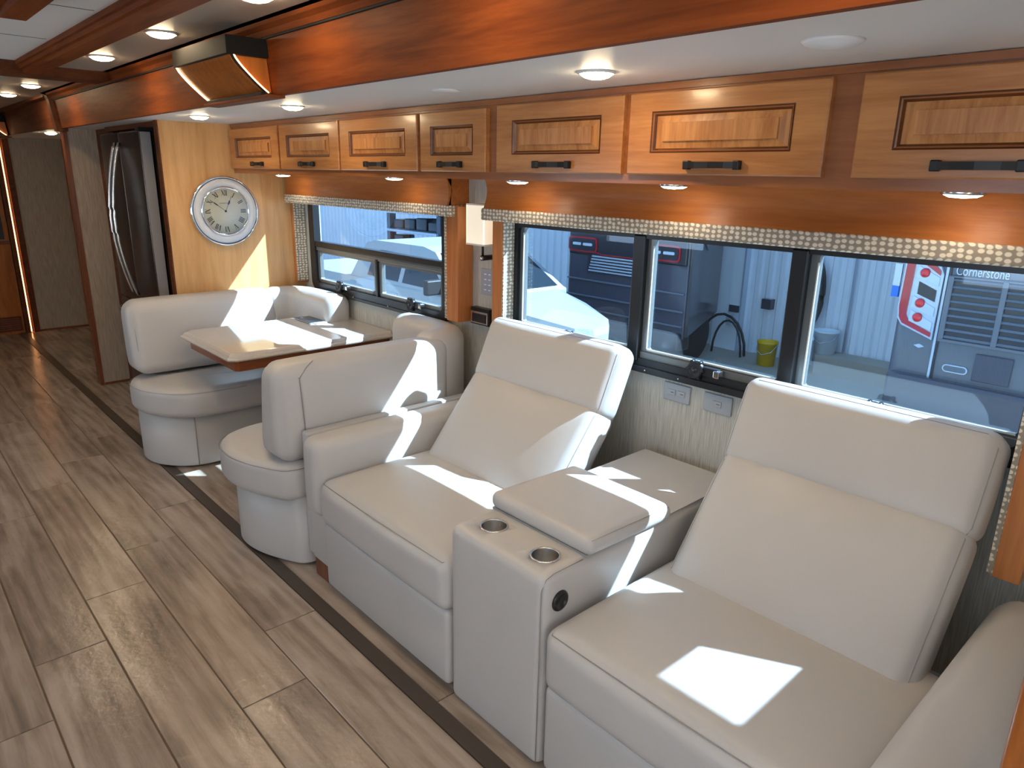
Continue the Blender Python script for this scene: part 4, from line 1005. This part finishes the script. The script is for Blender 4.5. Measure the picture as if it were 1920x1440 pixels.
# right motorhome rear
m2 = thing('motorhome', 'grey motorhome rear with red tail lamps, slatted grille and lettering', 'motorhome', (-1.1, 8.2, GZ))
rbox('body', (-2.37, 7.0, -0.35), (0.30, 9.7, 2.55), 0.10, 'mh_grey', m2, n=3)
box('bumper', (-2.33, 6.90, -0.48), (0.26, 7.2, 0.02), 'mh_dark', m2, 0.03)
box('seam_strip', (-2.005, 6.975, 0.02), (-1.985, 7.005, 2.3), 'trim_silver', m2)
box('seam_gap', (-1.985, 6.985, 0.02), (-1.968, 7.005, 2.3), 'mh_black', m2)
gr = box('grille_frame', (-1.955, 6.965, 0.375), (-0.12, 7.003, 0.945), 'mh_grey', m2, 0.015)
cols = [(-1.925, -1.565), (-1.515, -1.065), (-1.015, -0.565), (-0.515, -0.155)]
for x0, x1 in cols:
    box('opening', (x0, 6.955, 0.405), (x1, 6.968, 0.915), 'mh_black', gr)
    for k in range(9):
        z = 0.400+k*0.0625
        extr('slat', [(6.952, z), (6.93, z+0.006), (6.945, z+0.024), (6.966, z+0.028)], 'x', x0-0.01, x1+0.01, 'mh_grey', gr)
for x in (-1.945, -1.54, -1.04, -0.54, -0.135): box('divider', (x-0.022, 6.928, 0.385), (x+0.022, 6.966, 0.94), 'mh_grey', gr, 0.006)
for za, zb in ((0.93, 0.946), (0.365, 0.392)): box('grille_surround', (-1.965, 6.935, za), (-0.11, 6.975, zb), 'mh_grey', m2, 0.004)
nm_ = link('lettering', textmesh('Cornerstone', 0.118, 0.003), 'trim_silver', m2)
nm_.matrix_basis = Matrix.Translation((-1.735, 6.985, 0.953)) @ Matrix.Rotation(PI/2, 4, 'X') @ Matrix.Scale(0.64, 4, (1, 0, 0))
def plate(name, poly, y0, y1, mat, par): return extr(name, poly, 'y', y0, y1, mat, par)
tl = plate('tail_lamp', [(-2.335, 1.12), (-2.345, 0.62), (-2.335, 0.52), (-2.295, 0.46), (-2.02, 0.36), (-2.015, 0.94), (-2.10, 1.12)], 6.965, 7.01, 'trim_silver', m2)
plate('red_lens', [(-2.320, 1.11), (-2.330, 0.62), (-2.318, 0.53), (-2.285, 0.478), (-2.035, 0.385), (-2.035, 0.425), (-2.235, 0.505), (-2.262, 0.56), (-2.250, 1.11)], 6.952, 6.968, 'lamp_red', tl)
plate('red_lens', [(-2.235, 1.06), (-2.04, 0.935), (-2.04, 0.975), (-2.16, 1.09)], 6.952, 6.968, 'lamp_red', tl)
for zc in (0.945, 0.675, 0.545):
    c = plate('clear_cell', [(-2.225, zc+0.06), (-2.04, zc-0.03), (-2.04, zc-0.105), (-2.235, zc-0.04)], 6.955, 6.968, 'lamp_clear', tl)
    lathe('bulb_lens', [(0, 0.018), (0.03, 0.015), (0.043, 0.0), (0, 0)], (-2.165, 6.956, zc+0.0), (0, -1, 0), 'lamp_bright', c, 18)
plate('black_cell', [(-2.20, 0.865), (-2.05, 0.80), (-2.05, 0.70), (-2.20, 0.755)], 6.956, 6.968, 'mh_black', tl)
plate('emblem', [(-2.165, 0.285), (-2.12, 0.305), (-2.075, 0.285), (-2.12, 0.265)], 6.992, 7.002, 'trim_silver', m2)
box('plate_panel', (-1.66, 6.975, 0.06), (-1.38, 7.003, 0.30), 'mh_dark', m2, 0.006)
plate('marker_lamp', rrect(-1.90, -1.70, 0.095, 0.165, 0.034), 6.985, 7.003, 'trim_silver', m2)
plate('marker_lens', rrect(-1.888, -1.712, 0.106, 0.154, 0.023), 6.98, 6.99, 'mh_grey', m2)
box('side_flag', (-2.43, 6.99, 0.80), (-2.37, 7.02, 1.0), 'trim_silver', m2)
box('side_label', (-2.43, 6.985, 0.70), (-2.37, 7.02, 0.80), 'sticker_blue', m2)
for x in (-2.0, -0.1):
    lathe('wheel', [(0, -0.14), (0.34, -0.14), (0.42, -0.10), (0.42, 0.10), (0.34, 0.14), (0, 0.14)], (x, 8.6, GZ+0.42), (1, 0, 0), 'tyre', m2, 24)

# left motorhome rear
m1 = thing('motorhome', 'dark motorhome rear with red outlined lamps and bright grille bars', 'motorhome', (-6.1, 9.0, GZ))
extr('body', [(-7.45, 8.0), (-5.29, 8.0), (-6.157, 10.2), (-8.3, 10.2)], 'z', -0.40, 2.55, 'mh_dark', m1, 0.03)
box('upper_band', (-7.42, 7.97, 0.60), (-5.32, 8.005, 1.9), 'mh_black', m1, 0.02)
extr('side_panel', [(-5.31, 8.03), (-5.27, 8.05), (-6.12, 10.15), (-6.16, 10.13)], 'z', -0.35, 2.5, 'mh_black', m1)
for x0, x1 in ((-7.42, -6.86), (-5.98, -5.42)):
    lp = plate('tail_lamp', rrect(x0, x1, 0.64, 0.86, 0.06), 7.955, 7.985, 'lamp_red', m1)
    plate('dark_lens', rrect(x0+0.025, x1-0.025, 0.665, 0.835, 0.05), 7.945, 7.96, 'mh_black', lp)
    plate('white_bar', rrect(x0+0.10, x0+0.26, 0.735, 0.775, 0.015), 7.938, 7.95, 'lamp_clear', lp)
    plate('white_bar', rrect(x0+0.30, x1-0.08, 0.735, 0.775, 0.015), 7.938, 7.95, 'lamp_clear', lp)
plate('red_line', [(-6.90, 0.655), (-6.78, 0.62), (-6.0, 0.62), (-6.0, 0.632), (-6.77, 0.632), (-6.90, 0.668)], 7.95, 7.98, 'lamp_red', m1)
for k in range(6): box('grille_bar', (-7.0+0.012*k, 7.95, 0.375+k*0.042), (-6.02, 7.985, 0.396+k*0.042), 'trim_silver', m1)
box('grille_back', (-7.04, 7.975, 0.36), (-5.98, 8.0, 0.62), 'mh_black', m1)
for z in (0.22, -0.02, -0.22): box('body_crease', (-7.44, 7.97, z), (-5.32, 8.004, z+0.022), 'mh_grey', m1, 0.004)
box('bumper', (-7.45, 7.92, -0.55), (-5.32, 8.2, -0.30), 'mh_black', m1, 0.03)
tube('ladder_strut', [(-5.29, 8.08, 1.2), (-5.60, 8.9, 0.75)], 0.012, 'trim_silver', m1, 6)
for x in (-7.65, -6.0):
    lathe('wheel', [(0, -0.14), (0.34, -0.14), (0.42, -0.10), (0.42, 0.10), (0.34, 0.14), (0, 0.14)], (x, 9.2, GZ+0.42), (1, 0, 0), 'tyre', m1, 24)

# white pickup
pt = thing('pickup_truck', 'white pickup truck parked outside between the two windows', 'truck', (-7.3, 5.8, GZ))
Y0, Y1 = 4.98, 6.72
prof = [(-6.26, -0.45), (-6.26, 0.335), (-8.75, 0.34), (-10.6, 0.34), (-10.6, -0.45), (-9.55, -0.45), (-9.45, -0.25), (-9.2, -0.10), (-8.9, -0.10), (-8.65, -0.25), (-8.55, -0.45)]
extr('body', prof, 'y', Y0, Y1, 'truck_white', pt, 0.03)
hp = [(-6.28, 5.04), (-5.4, 5.06), (-4.62, 5.09), (-4.52, 5.25), (-4.56, 5.52), (-4.74, 5.74), (-5.4, 6.12), (-6.28, 6.55)]
hz = [0.325, 0.305, 0.265, 0.25, 0.25, 0.265, 0.305, 0.325]
V = [(a, b_, -0.40) for a, b_ in hp]+[(a+(0.02 if a > -5 else 0), b_-0.02 if b_ < 5.2 else b_, z-0.07) for (a, b_), z in zip(hp, hz)]+[(a, b_, z) for (a, b_), z in zip(hp, hz)]
F = [tuple(range(8)), tuple(range(16, 24))]+[(r*8+k, r*8+(k+1) % 8, r*8+8+(k+1) % 8, r*8+8+k) for r in range(2) for k in range(8)]
mesh('hood', V, F, 'truck_white', pt)
V = []; cab = [(-6.30, 0.33), (-6.95, 0.80), (-8.45, 0.84), (-8.75, 0.33)]
cab_t = [(-6.30, Y0+0.02, 0.33), (-6.98, Y0+0.16, 0.80), (-7.25, Y0+0.18, 0.845), (-8.35, Y0+0.18, 0.84), (-8.55, Y0+0.16, 0.79), (-8.78, Y0+0.02, 0.33)]
V = cab_t+[(a, Y1-(b_-Y0), c) for a, b_, c in cab_t]; n_ = 6
F = [tuple(range(6)), tuple(range(11, 5, -1))]+[(k, (k+1) % 6, 6+(k+1) % 6, 6+k) for k in range(6)]
cb = mesh('cab', V, F, 'truck_white', pt)
def sidewin(a): return [(p[0], Y0+0.02+0.14*(p[1]-0.33)/0.47-0.006, p[1]) for p in a]
for poly in ([(-6.62, 0.37), (-7.05, 0.70), (-7.50, 0.72), (-7.52, 0.38)], [(-7.62, 0.38), (-7.60, 0.72), (-8.15, 0.73), (-8.30, 0.66), (-8.35, 0.39)]):
    q = sidewin(poly); mesh('side_window', q+[(a, b_+0.01, c) for a, b_, c in q], [(0, 1, 2, 3, 4)[:len(q)], tuple(range(len(q), 2*len(q)))]+[(k, (k+1) % len(q), len(q)+(k+1) % len(q), len(q)+k) for k in range(len(q))], 'car_glass', pt)
mesh('windshield', [(-6.325, Y0+0.12, 0.36), (-6.325, Y1-0.12, 0.36), (-6.955, Y1-0.22, 0.79), (-6.955, Y0+0.22, 0.79), (-6.335, Y0+0.12, 0.35), (-6.335, Y1-0.12, 0.35), (-6.965, Y1-0.22, 0.78), (-6.965, Y0+0.22, 0.78)],
     [(0, 1, 2, 3), (4, 5, 6, 7), (0, 1, 5, 4), (1, 2, 6, 5), (2, 3, 7, 6), (3, 0, 4, 7)], 'car_glass', pt)
for x, y in ((-5.65, 5.16), (-5.65, 6.05), (-9.05, Y0+0.10), (-9.05, Y1-0.10)):
    if True:
        wh = lathe('wheel', [(0, -0.11), (0.30, -0.11), (0.37, -0.08), (0.37, 0.08), (0.30, 0.11), (0, 0.11)], (x, y, GZ+0.37), (0, 1, 0), 'tyre', pt, 24)
        lathe('hub_cap', [(0, -0.125), (0.2, -0.12), (0.22, -0.10)], (x, y, GZ+0.37), (0, 1, 0), 'trim_silver', wh, 18)
box('headlamp', (-4.66, 5.08, 0.04), (-4.49, 5.26, 0.17), 'lamp_clear', pt, 0.02)
box('front_bumper', (-4.70, 5.06, -0.55), (-4.46, 5.75, -0.30), 'trim_silver', pt, 0.03)
box('mirror', (-6.75, Y0-0.20, 0.34), (-6.66, Y0+0.03, 0.52), 'hose_black', pt, 0.02)
box('door_handle', (-7.75, Y0-0.02, 0.20), (-7.58, Y0+0.01, 0.235), 'truck_white', pt, 0.005)

# slatted rack behind the pickup roof
rk = thing('metal_rack', 'dark slatted metal rack beyond the pickup roof', 'rack', (-11.6, 8.2, GZ))
for x in (-12.6, -10.9): box('post', (x-0.06, 8.1, GZ), (x+0.06, 8.25, 1.9), 'mh_dark', rk, 0.01)
for k in range(6): box('shelf', (-12.6, 8.05, -0.5+k*0.36), (-10.9, 8.5, -0.45+k*0.36), 'trim_silver', rk, 0.006)
for k in range(5):
    for j in range(4): rbox('crate', (-12.5+j*0.40, 8.15, -0.44+k*0.36), (-12.16+j*0.40, 8.45, -0.26+k*0.36+0.03*((j+k) % 3)), 0.03, 'mh_black', rk, n=1)
